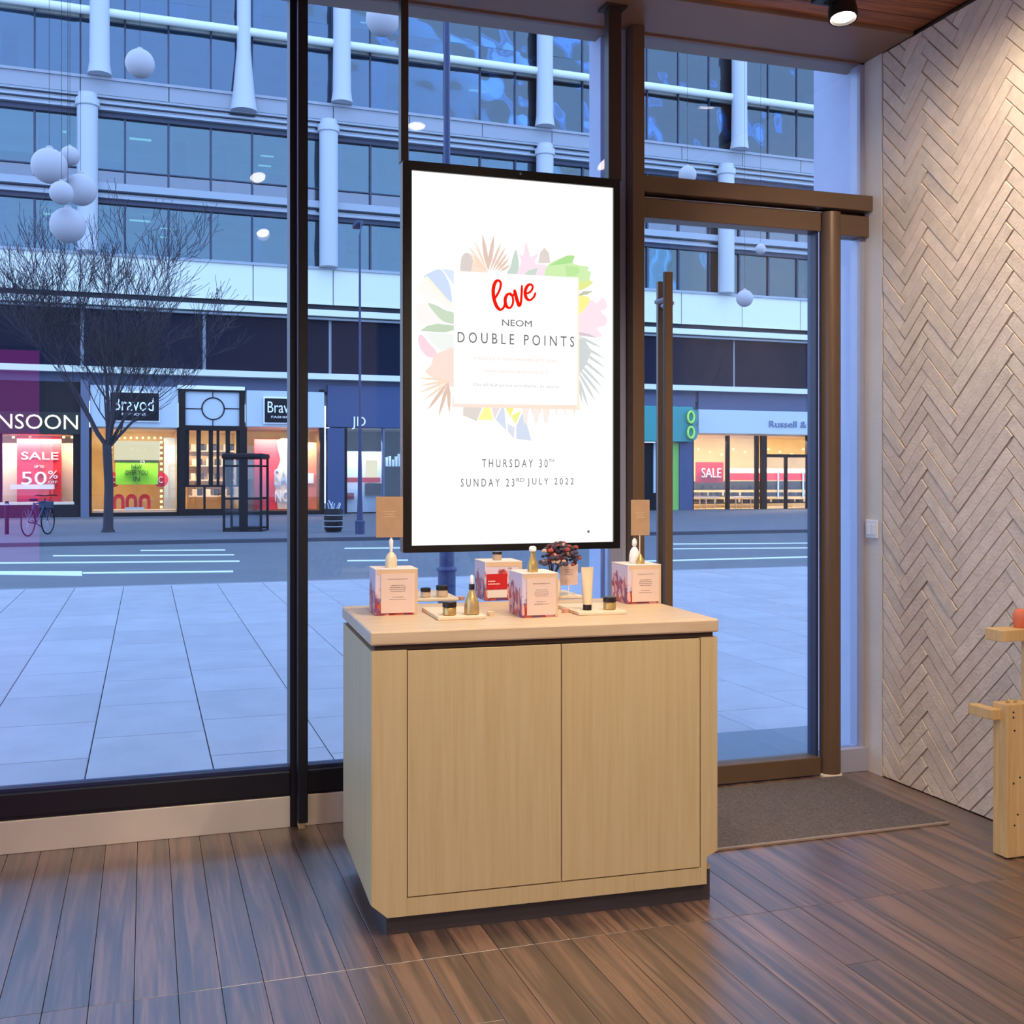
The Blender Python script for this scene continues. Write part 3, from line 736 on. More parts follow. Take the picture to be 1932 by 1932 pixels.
shape([(1320,850),(1420,860),(1430,900),(1400,930),(1330,930)], (190,232,160))
shape([(1400,990),(1500,960),(1528,975),(1505,1005),(1440,1040),(1400,1040)], (226,236,150))
shape([(1400,1100),(1440,1075),(1500,1090),(1510,1120),(1470,1180),(1400,1250)], (250,242,150))
shape([(1400,1085),(1460,1045),(1530,1045),(1490,1070)], (196,202,176))
shape([(1400,1370),(1405,1260),(1470,1180),(1520,1110),(1555,1140),(1610,1095),(1640,1170),(1590,1200),(1640,1255),(1620,1310),(1560,1330),(1600,1390),(1500,1390)], (253,228,238))
shape([(1400,1350),(1500,1370),(1560,1400),(1400,1375)], (214,200,210))
shape([(1400,1390),(1470,1420),(1520,1500),(1480,1600),(1440,1660),(1400,1700)], (206,213,215))
spikes(lambda t: (1405, 1380+(t[1]-1475)*.62), [(1595,1475),(1620,1560),(1628,1630),(1632,1715),(1605,1780),(1590,1840),(1552,1885),(1495,1930),(1450,1900)], 11, (210,215,215))
shape([(245,930),(300,890),(370,872),(420,940),(445,1010),(455,1125),(380,1060),(310,980)], (207,222,250))
shape([(385,870),(430,872),(480,885),(480,1000)], (218,230,249))
shape([(180,1030),(245,940),(460,1130),(460,1180)], (250,247,240)); shape([(245,935),(270,920),(450,1130),(430,1130)], (250,246,226))
shape([(180,1140),(190,1230),(220,1290),(300,1290),(460,1280),(280,1130)], (248,245,242))
shape([(275,1130),(350,1150),(400,1180),(480,1210),(480,1285),(400,1270),(345,1225)], (204,220,198))
shape([(215,1340),(270,1300),(350,1285),(480,1300),(480,1335),(400,1352)], (198,216,190))
shape([(260,1350),(400,1360),(480,1370),(480,1480),(370,1490),(300,1420)], (240,244,240))
shape([(200,1390),(215,1470),(270,1535),(320,1540),(340,1500),(280,1430),(230,1370)], (253,216,226))
shape([(300,1600),(320,1530),(400,1490),(480,1490),(480,1750),(400,1740),(260,1660)], (253,224,214))
spikes((450,1715), [(205,1700),(205,1760),(195,1815),(235,1875)], 10, (250,222,200))
spikes((430,1730), [(270,1945),(355,1995),(437,1970)], 14, (228,198,180))
def dn(l): return [(a, b+1650) for a, b in l]
shape(dn([(545,240),(700,240),(645,380),(540,335)]), (226,216,210)); shape(dn([(700,280),(740,240),(770,370),(655,370)]), (252,248,160))
shape(dn([(750,240),(840,240),(780,370)]), (238,222,226)); shape(dn([(790,370),(850,240),(870,450)]), (215,222,240))
shape(dn([(850,240),(940,240),(900,350)]), (248,240,140)); shape(dn([(905,340),(985,300),(940,405)]), (240,244,150))
shape(dn([(880,400),(935,430),(928,515),(880,455)]), (222,226,238)); shape(dn([(945,420),(1000,300),(1060,530),(945,515)]), (213,222,240))
for q in (1010, 1090, 1165): shape(dn([(q-30,240),(q+40,240),(q+20,390),(q-5,400)]), (246,236,230))
for q in (1065, 1125, 1190, 1250, 1315, 1385): shape(dn([(q-9,260),(q+9,260),(q+2,350)]), (250,224,208))
shape([(462,1850),(1425,1850),(1428,1945),(462,1920)], (253,228,212)); shape([(1400,940),(1422,945),(1425,1930),(1400,1930)], (254,238,214))
shape([(470,883),(1412,943),(1408,1910),(470,1898)], (255,255,255), True)
def stroke(pts, wd, col):
    sm = []
    P4 = [pts[0]] + pts + [pts[-1]]
    for i in range(1, len(P4)-2):
        for k in range(6):
            t = k/6; a, b, c_, d = P4[i-1:i+3]
            sm.append(tuple(.5*((2*b[j])+(-a[j]+c_[j])*t+(2*a[j]-5*b[j]+4*c_[j]-d[j])*t*t+(-a[j]+3*b[j]-3*c_[j]+d[j])*t**3) for j in (0, 1)))
    sm.append(pts[-1])
    Lf, Rt = [], []
    for i, p in enumerate(sm):
        a, b = sm[max(0, i-1)], sm[min(len(sm)-1, i+1)]; dx, dy = b[0]-a[0], b[1]-a[1]; L = math.hypot(dx, dy) or 1
        wv = wd*(.68+.35*max(0, dy/L))*min(1, .6+.15*min(i, len(sm)-1-i)); nx_, ny_ = -dy/L*wv/2, dx/L*wv/2
        Lf.append((p[0]+nx_, p[1]+ny_)); Rt.append((p[0]-nx_, p[1]-ny_))
    key = ('art_%d_%d_%d' % col)
    if key not in MATS: emit(key, col, 1.0)
    layer[0] += 1; y = YA-.00009*(layer[0]+2); n = len(sm); vs = []
    for p in Lf+Rt: q = c5(p); vs.append((q[0], y, q[1]))
    shapes.setdefault(key, MB()).add(vs, [[i, i+1, n+i+1, n+i] for i in range(n-1)])
RED = (245, 30, 12)
stroke([(778,1105),(815,1040),(828,985),(810,960),(785,975),(770,1030),(775,1095),(795,1155),(825,1183),(852,1160),(862,1110)], 26, RED)
stroke([(905,1060),(875,1070),(860,1110),(872,1158),(900,1168),(920,1130),(915,1080),(895,1060),(920,1075),(938,1040)], 24, RED)
stroke([(930,1030),(945,1090),(965,1150),(978,1140),(985,1070),(988,995)], 26, RED)
stroke([(1012,1062),(1050,1050),(1070,1015),(1055,992),(1028,1005),(1012,1050),(1022,1095),(1048,1112),(1078,1088),(1092,1052)], 24, RED)
for key, mb in shapes.items(): mb.build('artwork_shape', key, scn)['kind'] = 'stuff'
emit('screen_ink', (112, 112, 112), 1.0); emit('screen_faint', (250, 222, 206), 1.0); emit('screen_faint_grey', (205, 205, 208), 1.0)
def swrite(body, a, b, mat):       # a,b: photo px (left,top),(right,bottom)
    p = art(a[0], a[1]); q = art(b[0], b[1])
    text_mesh(body, (p[0], q[1], q[0], p[1]), YA-.0075, .0002).build('screen_text', mat, scn)['kind'] = 'stuff'
# tilted lines of the photo are levelled by art(); give rect by left-top and right-bottom at their own columns
def line_rect(x0, y0, x1, y1): return ((x0, y0), (x1, y1))
swrite('NEOM', (948, 602), (1004, 617), 'screen_ink')
swrite('D O U B L E   P O I N T S', (864, 625), (1084, 655), 'screen_ink')
swrite('COLLECT THE MOMENTS THIS', (895, 673), (1052, 684), 'screen_faint'); swrite('WEEKEND INTO JULY', (912, 697), (1036, 707), 'screen_faint')
swrite('On all full price products, in store', (893, 722), (1055, 734), 'screen_faint_grey')
swrite('T H U R S D A Y   3 0', (910, 866), (1034, 882), 'screen_ink'); swrite('TH', (1036, 866), (1046, 872), 'screen_ink')
swrite('S U N D A Y   2 3', (870, 903), (971, 918), 'screen_ink'); swrite('RD', (975, 902), (990, 909), 'screen_ink')
swrite('J U L Y   2 0 2 2', (996, 902), (1083, 918), 'screen_ink')
c = art(1112, 1003); MB(Matrix.Translation((c[0], YA-.001, c[1])) @ Matrix.Rotation(R(90), 4, 'X')).lathe([(.006, 0), (.006, .0006)], (0, 0, 0), 14).build('screen_dot', 'screen_ink', scn)

# =================================================================== CEILING SPOTLIGHTS
def spot(x, y, aim, label, power, size=R(95), group='ceiling spotlights'):
    th = empty('ceiling_spotlight', (x, y, ZC), label, 'lamp', group)
    MB().box(x-.14, y-.03, ZC-.035, x-.06, y+.03, ZC+.006, .004).build('base', 'black_metal', th)
    d = (Vector(aim)-Vector((x, y, ZC-.07))).normalized(); q = d.to_track_quat('-Z', 'Y').to_matrix().to_4x4()
    T = Matrix.Translation((x, y, ZC-.06)) @ q
    MB().tube([(x-.09, y, ZC-.03), (x-.03, y, ZC-.045), (x, y, ZC-.05)], .01, 8).build('arm', 'black_metal', th)
    MB(T).lathe([(.012, .05), (.055, .045), (.062, 0), (.062, -.035), (.055, -.035), (.052, -.012), (.002, -.012)], (0, 0, 0), 24).build('head', 'black_metal', th)
    MB(T).lathe([(.051, -.016), (.049, -.024), (.001, -.026)], (0, 0, 0), 24).build('lens', 'lamp_glow', th)
    L = bpy.data.lights.new('spot_light', 'SPOT'); L.energy = power; L.color = WARM; L.spot_size = size; L.spot_blend = .8; L.shadow_soft_size = .05
    o = bpy.data.objects.new('spot_light', L); COL.objects.link(o); o.parent = th
    o.matrix_local = Matrix.Translation((0, 0, -.06)) @ q @ Matrix.Translation((0, 0, -.045))
lp = on_z(1590, 26, ZC-.07)
spot(lp.x, lp.y, (2.7, 3.5, 0), 'black ceiling spotlight with bright lens near the brick wall corner', SPOT_W*.5)
spot(2.75, 2.9, (3.35, 3.75, 2.3), 'black ceiling spotlight washing the brick wall, out of view', SPOT_W*1.35)
spot(1.9, 2.3, (1.5, 4.0, .8), 'black ceiling spotlight over the counter right, out of view', SPOT_W*2.0, R(70))
spot(.7, 1.9, (1.1, 3.6, .6), 'black ceiling spotlight over the counter left, out of view', SPOT_W*1.9, R(70))
spot(1.45, 3.3, (1.3, 3.9, .96), 'black ceiling spotlight straight above the counter, out of view', SPOT_W*1.0, R(60))
spot(2.4, .6, (2.7, 2.8, 0), 'black ceiling spotlight above the right floor, out of view', SPOT_W*1.5)
spot(.9, .2, (1.3, 2.4, 0), 'black ceiling spotlight above the camera, out of view', SPOT_W*1.2)
spot(-1.6, -.5, (-.8, 1.4, 0), 'black ceiling spotlight above the left floor, out of view', SPOT_W)

emit('fill_globe', (255, 224, 184), 5.0)
def pendant(x, y, label):  # unseen globes added as warm fill light for the room
    z = 2.55; th = empty('fill_pendant', (x, y, z-.12), label, 'lamp', 'globe pendants added behind the camera for fill light')
    MB().ball((x, y, z), .12, 20, 12).build('globe', 'fill_globe', th)
    MB().tube([(x, y, z+.119), (x, y, ZC+.004)], .004, 6).build('cord', 'black_metal', th); MB().lathe([(.05, -.03), (.05, .004)], (x, y, ZC), 16).build('rose', 'black_metal', th)
    L = bpy.data.lights.new('fill_light', 'POINT'); L.energy = FILL_W; L.color = WARM; L.shadow_soft_size = .13
    o = bpy.data.objects.new('fill_light', L); COL.objects.link(o); o.parent = th; o.location = (0, 0, .12)
pendant(-1.95, -.7, 'globe pendant added by the left wall behind the camera for fill light'); pendant(2.85, -1.1, 'nearer globe pendant added by the brick wall behind the camera for fill light'); pendant(3.0, -2.7, 'farther globe pendant added by the brick wall behind the camera for fill light')
# =================================================================== WOODEN SHELF UNIT AT THE RIGHT EDGE
su = empty('display_shelf', (3.2, 3.1, 0), 'pine display stand with stepped shelves at the right edge by the brick wall', 'shelf')
pp = on_z(1900, 1622, 0)
pa = Vector((pp.x, pp.y, 0)); Dp = pa.x*SI+pa.y*CO
tzp = H-(1330-900)/F*Dp; tz2 = H-(1190-900)/F*Dp
MB().box(pa.x, pa.y, .004, pa.x+.12, pa.y+.075, tzp, .003).build('post', 'pine', su)
MB().box(pa.x-.045, pa.y+.03, tzp-.062, pa.x-.0005, pa.y+.16, tzp-.022, .003).build('lower_shelf', 'pine', su)
MB().box(pa.x-.016, pa.y+.01, tz2-.045, pa.x+.35, pa.y+.1, tz2, .003).build('upper_shelf', 'pine', su)
MB().box(pa.x+.13, pa.y+.01, .004, pa.x+.19, pa.y+.07, tz2-.046, .003).build('back_post', 'pine', su)
m = MB(Matrix.Translation((pa.x, pa.y, 0)) @ Matrix.Rotation(R(90), 4, 'X'))
for hx, hz in ((.03, tzp-.03), (.03, tzp-.05), (.035, tzp-.1), (.03, tzp-.3), (.06, tzp-.28), (.05, tzp-.42), (.035, tzp-.46)):
    m.lathe([(.004, 0), (.004, .0012)], (hx, hz, 0), 8)
m.build('screw_holes', 'cap_black', su)['kind'] = 'stuff'
for k in range(2): MB().lathe([(.004, 0), (.007, .006), (.003, .012)], (pa.x+.03+.035*k, pa.y+.03, tzp-.001), 10).build('screw_head', 'jar_gold', su)
tag(MB().lathe([(.02, 0), (.028, .01), (.03, .05), (.02, .07), (.016, .072)], (pa.x+.115, pa.y+.055, tz2), 16).build('amber_jar', 'orange'), 'small amber jar at the end of the upper pine shelf', 'jar')

# =================================================================== STREET
yk = on_z(545, 1097, 0).y; 
DK = F*(H+.08)/(1021-YH); ykf = DK*ray(545)[1]
RZ = -.09
pv = empty('pavement', (2, 8, 0), kind='structure')
MB().box(-22, W+.06, -.2, 34, yk, -.03).build('pavement_bed', 'flag_joint', pv)
MB().box(-22, YB-6, -.2, XL-.16, W+.06, -.002).build('side_paving', 'flag', pv)
FW, FLN = .60, .90
cnt = 0; st = MB(); cand = []
for i in range(-14, 36):
    x0 = i*FW-.28; off = [0, .37, .12, .6, .45, .2, .75][(i*3) % 7]
    y = W+.07-off; first = True
    while y < yk-.02:
        a, b_ = max(y, W+.07), min(y+FLN, yk-.02); y += FLN
        if b_-a < .04: continue
        if 1.9 < x0+FW/2 < 4.2 and a < 5.62: a = 5.62
        if b_-a < .04: continue
        xc, yc = x0+FW/2, (a+b_)/2; D = xc*SI+yc*CO; u = (xc*CO-yc*SI)/D
        cand.append((D, abs(u) < .55, x0, a, x0+FW, b_))
cand.sort(key=lambda c: (not c[1], c[0]))
for c in cand:
    if c[1] and cnt < 298: slab_piece('paving_slab', 'flag', pv, c[2]+.003, c[3]+.003, c[4]-.003, c[5]-.003, -.03, random.uniform(-.001, .001) if False else 0, .004); cnt += 1
    elif c[2] > -12 and c[2] < 24: st.box(c[2]+.003, c[3]+.003, -.03, c[4]-.003, c[5]-.003, 0)
st.build('paving_slabs_beyond', 'flag', pv)['kind'] = 'stuff'
MB().box(1.9-.1, W+.07, -.03, 4.2, 5.615, .001).build('dark_slab', 'paving_dark', pv)  # one darker, bluer slab in front of the door
MB().box(-22, yk, -.2, 34, yk+.15, -.004, .01).build('kerbstone', 'kerb', pv)
rd = empty('road', (0, 20, RZ), kind='structure')
MB().box(-30, yk+.15, -.3, 45, ykf, RZ).build('asphalt_surface', 'asphalt', rd)
def paint(pts, z=RZ):
    P = [on_z(a, b, z) for a, b in pts]; m = MB(); m.prism([(p.x, p.y) for p in P], z+.006, z-.01, 'z'); m.build('road_marking', 'road_paint', rd)
for (x0, y0, x1, y1, t) in ((265, 1038, 425, 1037, 2), (100, 1048, 442, 1046, 2), (-60, 1062, 452, 1058, 2.4), (156, 1080, 440, 1077, 3), (650, 1034, 760, 1033, 2), (655, 1057, 770, 1056, 2.4), (1270, 1026, 1542, 1024, 1.6), (1270, 1035, 1560, 1033, 1.6), (1215, 1058, 1560, 1049, 2.4)):
    paint([(x0, y0), (x1, y1), (x1, y1+t), (x0, y0+t)])
paint([(-40, 1078), (155, 1078), (155, 1087), (-40, 1084)])
fp = empty('far_pavement', (0, 30, 0), kind='structure')
MB().box(-40, ykf, -.3, 60, 62, -.002).build('paved_surface', 'pavement_far', fp)
MB().box(-30, ykf-.18, -.2, 45, ykf, .0, .01).build('kerbstone', 'kerb_dark', fp)

# ---- facade frame: local x along the front, y away from the camera, z up
DF = 43.0; FA = R(2.0)
rx, ry = ray(545); O = Vector((rx*DF, ry*DF, 0)); TF = Matrix.Translation(O) @ Matrix.Rotation(FA, 4, 'Z'); IF = TF.inverted()
oc = IF @ Vector((0, 0, 0))
def fs(px, y=0):
    a, b = ray(px); d = IF.to_3x3() @ Vector((a, b, 0)); t = (y-oc.y)/d.y; return oc.x+d.x*t, t
def fx(px, y=0): return fs(px, y)[0]
def fz(px, py, y=0): return H-(py-YH)*fs(px, y)[1]/F
def frect(px0, py0, px1, py1, y=0):
    c = (px0+px1)/2; return fx(px0, y), max(-.0, fz(c, py1, y)) if py1 > 940 else fz(c, py1, y), fx(px1, y), fz(c, py0, y)
def fbox(mb, px0, py0, px1, py1, y0, y1, b=0):
    x0, z0, x1, z1 = frect(px0, py0, px1, py1, y0); return mb.box(x0, y0, z0, x1, y1, z1, b)
def fwrite(body, px0, py0, px1, py1, y, mat, par, d=.03):
    x0, z0, x1, z1 = frect(px0, py0, px1, py1, y); return tag(text_mesh(body, (x0, z0, x1, z1), y-.0, d, TF).build('lettering', mat, par), kind='stuff')
Z = lambda py: fz(545, py)
FX0, FX1 = fx(-260), fx(1900)
bd = empty('office_building', O, 'long glass and white panel office building across the street above the shops', 'building')
z504, z507, z572, z585, z602, z704, z715, z735 = [Z(v) for v in (503, 507, 573, 583, 602, 704, 715, 733)]
zr = [(Z(503), Z(412)), (Z(378), Z(258)), (Z(192), Z(86)), (Z(70), Z(-50)), (Z(-80), Z(-200))]
nwp = [318-158*1.09*k for k in range(3, 0, -1)]
# white fascia panels, navy panels: joints every two mullions
MS = (fx(476)-fx(318))/2                                  # mullion spacing
m0 = fx(476); jo = []
k = -20
while True:
    x = m0+k*2*MS
    if x > FX1: break
    if x >= FX0: jo.append(x)
    k += 1
for a, b_ in zip(jo[:-1], jo[1:]):
    MB(TF).box(a+.02, -.25, z572, b_-.02, 0, z507, .0).build('white_panel', 'fac_white', bd)
MB(TF).box(FX0, -.18, z572, FX1, .3, z507).build('panel_backing', 'fac_grey', bd)
MB(TF).box(FX0, -.32, z507, FX1, .3, z504+.02).build('sill_ledge', 'fac_rail', bd)
MB(TF).box(FX0, .0, z602, FX1, .3, z572).build('groove', 'fac_groove', bd)
MB(TF).box(FX0, -.5, z602+.12, FX1, .1, z585-.03).build('white_ledge', 'fac_white', bd)
MB(TF).box(FX0, -.3, z602, FX1, .1, z602+.08).build('lower_rail', 'fac_rail', bd)
nj = [FX0] + [fx(v) for v in (-120, 155, 622, 1383)]; nj = sorted(nj + [fx(385), fx(1000), fx(1760)]); nj.append(FX1)
for a, b_ in zip(nj[:-1], nj[1:]): MB(TF).box(a+.06, -.12, z704, b_-.06, .1, z602).build('navy_panel', 'fac_navy', bd)
MB(TF).box(FX0, -.06, z704, FX1, .15, z602).build('panel_trim', 'fac_rail', bd)
MB(TF).box(FX0, -.35, z715, FX1, .2, z704).build('white_ledge', 'fac_white', bd)
MB(TF).box(FX0, .1, z735-.1, FX1, .5, z715).build('soffit_band', 'fac_blue', bd)
MB(TF).box(FX0, 7, z735, FX1, 7.2, Z(-260)).build('back_wall', 'office', bd)
# floors
fz_sl = [(z504-.25, z504), (Z(404), Z(396)), (Z(222), Z(196)), (Z(82), Z(72)), (Z(-78), Z(-52)), (Z(-260), Z(-235))]
for a, b_ in fz_sl: MB(TF).box(FX0, .12, a, FX1, 7, b_).build('floor_slab', 'office', bd)
MB(TF).box(FX0, .3, z735-.2, FX1, 7, z735).build('floor_slab', 'office', bd)
# panes
glassrows = [(zr[0][0], zr[0][1], 'fac_glass'), (Z(351), Z(258), 'fac_glass'), (Z(378), Z(351), 'fac_glass_pale'), (Z(400), Z(390), 'fac_glass_pale'), (Z(243), Z(226), 'fac_glass_pale'),
    (zr[2][0], zr[2][1], 'fac_glass_b'), (Z(70), Z(35), 'fac_glass_b'), (Z(35), Z(-50), 'fac_glass_b'), (zr[4][0], zr[4][1], 'fac_glass_b')]
mx = []; k = -40
while m0+k*MS < FX1:
    if m0+k*MS >= FX0: mx.append(m0+k*MS)
    k += 1
for ri, (z0, z1, mt_) in enumerate(glassrows):
    big = ri in (5, 6, 7, 8)
    for a, b_ in zip(mx[:-1], mx[1:]):
        tl = random.uniform(-.03, .03) if big else random.uniform(-.008, .008)
        o = MB(TF).add([(a+.03, .05+tl, z0), (b_-.03, .05, z0), (b_-.03, .05, z1), (a+.03, .05-tl, z1), (a+.03, .07+tl, z0), (b_-.03, .07, z0), (b_-.03, .07, z1), (a+.03, .07-tl, z1)], [(0,1,2,3),(4,7,6,5),(0,4,5,1),(1,5,6,2),(2,6,7,3),(3,7,4,0)])
        if ri in (3, 4): continue
        o.build('pane', mt_, bd)
m = MB(TF)
for x in mx[:-1]:
    for z0, z1 in ((z504, Z(378)), (Z(378), Z(222))): m.box(x-.035, -.04, z0, x+.035, .12, z1)
    m.box(x-.03, .0, Z(192), x+.03, .12, Z(-260))
m.build('mullions', 'fac_mull', bd)['kind'] = 'stuff' if False else 'stuff'
for a, b_, mat, y0, y1 in ((Z(412), Z(404), 'fac_mull', -.1, .1), (Z(404), Z(399), 'fac_rail', -.25, .1), (Z(399), Z(391), 'fac_glass_pale', -.1, -.06), (Z(391), Z(378), 'fac_rail', -.35, .1), (Z(352), Z(350), 'fac_mull', -.03, .1),
    (Z(258), Z(250), 'fac_mull', -.1, .1), (Z(249), Z(245), 'fac_rail', -.3, .1), (Z(237), Z(233), 'fac_rail', -.25, .1), (Z(245), Z(226), 'fac_glass_pale', -.12, -.06), (Z(226), Z(222), 'fac_rail', -.25, .1),
    (Z(196), Z(191), 'fac_grey', -.35, .1), (Z(72), Z(70), 'fac_grey', -.2, .1), (Z(-50), Z(-54), 'fac_grey', -.2, .1), (Z(-80), Z(-76), 'fac_white', -.2, .1)):
    MB(TF).box(FX0, y0, a, FX1, y1, b_).build('horizontal_rail', mat, bd)
for a, b_ in zip(jo[:-1], jo[1:]):
    MB(TF).box(a+.015, -.28, Z(222), b_-.015, 0, Z(196)).build('spandrel_panel', 'fac_grey', bd)
    MB(TF).box(a+.015, -.22, Z(-77), b_-.015, 0, Z(-54)).build('spandrel_panel', 'fac_grey', bd)
r_ = .16; zc2 = Z(77)
MB(TF).tube([(FX0, -.35, zc2), (FX1, -.35, zc2)], r_, 10).build('tubular_rail', 'fac_white', bd)
# round columns
cpx = [165, 620, 1028, 1370, -330]
for px in cpx:
    x = fx(px, -.45)
    if px == 1028 or True:
        MB(TF).lathe([(.36, Z(503)), (.36, Z(250)), (.42, Z(248)), (.42, Z(236)), (.33, Z(234)), (.33, Z(226))], (x, -.45, 0), 20).build('column', 'column', bd)
    x2 = fx(px+25 if px != 1028 else px, -.45)
    if px == 165: x2 = fx(188, -.45)
    MB(TF).lathe([(.42, Z(190)), (.36, Z(170)), (.34, Z(84)), (.34, Z(-200))], (x2, -.45, 0), 20).build('column', 'column', bd)
for px, y0, y1 in ((460, 100, 226),):
    x = fx(px, -.35); MB(TF).lathe([(.5, Z(225)), (.4, Z(190)), (.26, Z(110)), (.26, Z(-60))], (x, -.35, 0), 16).build('column', 'column', bd)
# things seen inside the offices
random.seed(11)
for ri, (zf, zcx) in enumerate([(zr[0][0], zr[0][1]), (zr[1][0], zr[1][1]), (zr[2][0], zr[2][1]), (Z(70), Z(-50))]):
    for a, b_ in zip(mx[:-1], mx[1:]):
        k = random.random()
        if k < .25: tag(MB(TF).box(a+.1, .4, zf, a+MS*random.uniform(.3, .7), .46, zcx)).build if False else MB(TF).box(a+.1, .4, zf, a+MS*random.uniform(.25, .6), .44, zcx).build('blind', 'blind', bd)
        elif k < .5: MB(TF).box(a+.2, .8, zf, b_-.1, 1.4, zf+random.uniform(.7, 1.2)).build('desk_screen', 'blind' if k < .35 else 'office_dark', bd)
        elif k < .62: MB(TF).box(a+.3, 2.2, zf, a+.8, 2.7, zcx).build('inner_pillar', 'office_dark', bd)
        if random.random() < .22: MB(TF).box(a+.2, 2.0, zcx-.1, a+1.0, 2.15, zcx-.05).build('light_tube', 'tube_light', bd)
    lx = (fx(305), fx(500), fx(1050), fx(700))[ri]
    for q in range(2): MB(TF).box(lx, 1.2+q*.7, zcx-.5-.2*q, lx+.5, 1.28+q*.7, zcx-.46-.2*q).build('light_tube', 'tube_light', bd)

# ---- shops on the ground floor, each its own thing
zs0 = Z(735)
def shop(name, px, label, cat='shopfront'): x = fx(px); return empty(name, TF @ Vector((x, 0, 0)), label, cat)
def lampin(px, power, y=1.5, col=(1, .8, .5), zpy=824):
    L = bpy.data.lights.new('shop_lamp_light', 'AREA'); L.energy = power*1.5; L.color = col; L.shape = 'RECTANGLE'; L.size = 2.4; L.size_y = .3
    o = bpy.data.objects.new('shop_lamp_light', L); COL.objects.link(o); p = TF @ Vector((fx(px), .3, fz(px, zpy)-.1)); o.location = p; o.rotation_euler = (R(18), 0, FA); return o
def F_(par, name, mat, px0, py0, px1, py1, y0, y1, b=0): return fbox(MB(TF), px0, py0, px1, py1, y0, y1, b).build(name, mat, par)
def interior(par, px0, px1, ptop, wall='warm_wall', depth=3.2):
    x0, x1 = fx(px0), fx(px1); zt3 = fz((px0+px1)/2, ptop)
    MB(TF).box(x0, depth, 0, x1, depth+.1, zt3+.3).build('back_wall', wall, par)
    MB(TF).box(x0-.02, .4, 0, x0, depth, zt3+.3).build('side_wall', wall, par)
    MB(TF).box(x1, .4, 0, x1+.02, depth, zt3+.3).build('side_wall', wall, par)
    MB(TF).box(x0, .3, zt3+.05, x1, depth, zt3+.15).build('shop_ceiling', 'cream', par)
    MB(TF).box(x0, .3, 0, x1, depth, .02).build('shop_floor', wall, par)
# 1: dark fascia shop
s1 = shop('shopfront', 60, 'dark fascia shop with white letters at the far left across the street')
F_(s1, 'upper_fascia', 'shop_dark', -200, 716, 152, 775, -.02, .3); F_(s1, 'fascia', 'ink_black', -200, 775, 152, 818, -.12, .3, .02)
fwrite('MONSOON', -76, 781, 147, 809, -.16, 'letter_glow', s1)
interior(s1, -200, 148, 822); F_(s1, 'stall_riser', 'shop_dark', -200, 952, 152, 976, -.05, .3)
F_(s1, 'window_sill', 'cream', -200, 948, 140, 953, -.06, .3)
F_(s1, 'display_panel', 'cream', 5, 836, 32, 948, .9, .95); F_(s1, 'display_panel', 'cream', 116, 836, 138, 948, .9, .95)
F_(s1, 'pane', 'street_glass', -200, 820, 140, 948, .02, .04)
F_(s1, 'window_frame', 'shop_frame', 138, 818, 152, 953, -.04, .1); F_(s1, 'window_frame', 'shop_frame', -1, 818, 4, 953, -.04, .1)
F_(s1, 'pillar', 'shop_pillar', 152, 716, 168, 977, -.2, .4)
for px in (25, 57, 120, 136): fbox(MB(TF), px-2.5, 823, px+2.5, 827, .5, .6).build('downlight', 'bulb', s1)
lampin(60, 160)
bn = empty('sale_banner', TF @ Vector((fx(74), .5, fz(74, 950))), 'red SALE 50% banner in the left shop window', 'banner')
F_(bn, 'cloth', 'red', 32, 824, 116, 949, .5, .54)
fwrite('SALE', 40, 853, 110, 867, .46, 'letter_white', bn); fwrite('UP TO', 65, 878, 83, 883, .46, 'letter_white', bn); fwrite('50', 40, 890, 88, 914, .46, 'letter_white', bn)
fwrite('%', 91, 888, 109, 903, .46, 'letter_white', bn); fwrite('OFF', 91, 907, 108, 912, .46, 'letter_white', bn)
F_(bn, 'white_bar', 'letter_white', 19, 914, 103, 923, .42, .46)
# 2: shop with bulbs
s2 = shop('shopfront', 250, 'pale fascia shop with bulb framed display left of the door bay')
F_(s2, 'pale_fascia', 'shop_pale', 170, 728, 336, 806, -.1, .3, .02)
F_(s2, 'sign_board', 'street_black', 208, 741, 300, 793, -.28, -.12, .02); F_(s2, 'sign_rim', 'letter_white', 205, 738, 302, 796, -.2, -.12)
fwrite('Bravod', 214, 750, 290, 775, -.33, 'letter_white', s2); fwrite('FASHIONS', 230, 779, 275, 784, -.33, 'letter_white', s2)
interior(s2, 172, 336, 812); lampin(255, 260)
F_(s2, 'window_frame', 'shop_frame', 168, 806, 173, 972, -.05, .2); F_(s2, 'window_frame', 'shop_frame', 334, 806, 338, 972, -.05, .2); F_(s2, 'stall_riser', 'shop_frame', 168, 967, 338, 976, -.05, .2)
F_(s2, 'white_panel', 'panel_glow', 215, 832, 302, 869, .9, .95)
F_(s2, 'green_wall', 'fac_grey', 309, 826, 331, 960, 1.2, 1.25)
m = MB(TF)
for k in range(9): q = 213+11.3*k; fbox(m, q-2, 824, q+2, 828, .7, .75)
for k in range(13): q = 834+10.2*k; fbox(m, 302, q-2, 307, q+2.5, .7, .75)
for k in range(5): q = 834+10*k; fbox(m, 208, q-2, 212, q+2, .7, .75)
m.build('bulb_frame', 'bulb', s2)
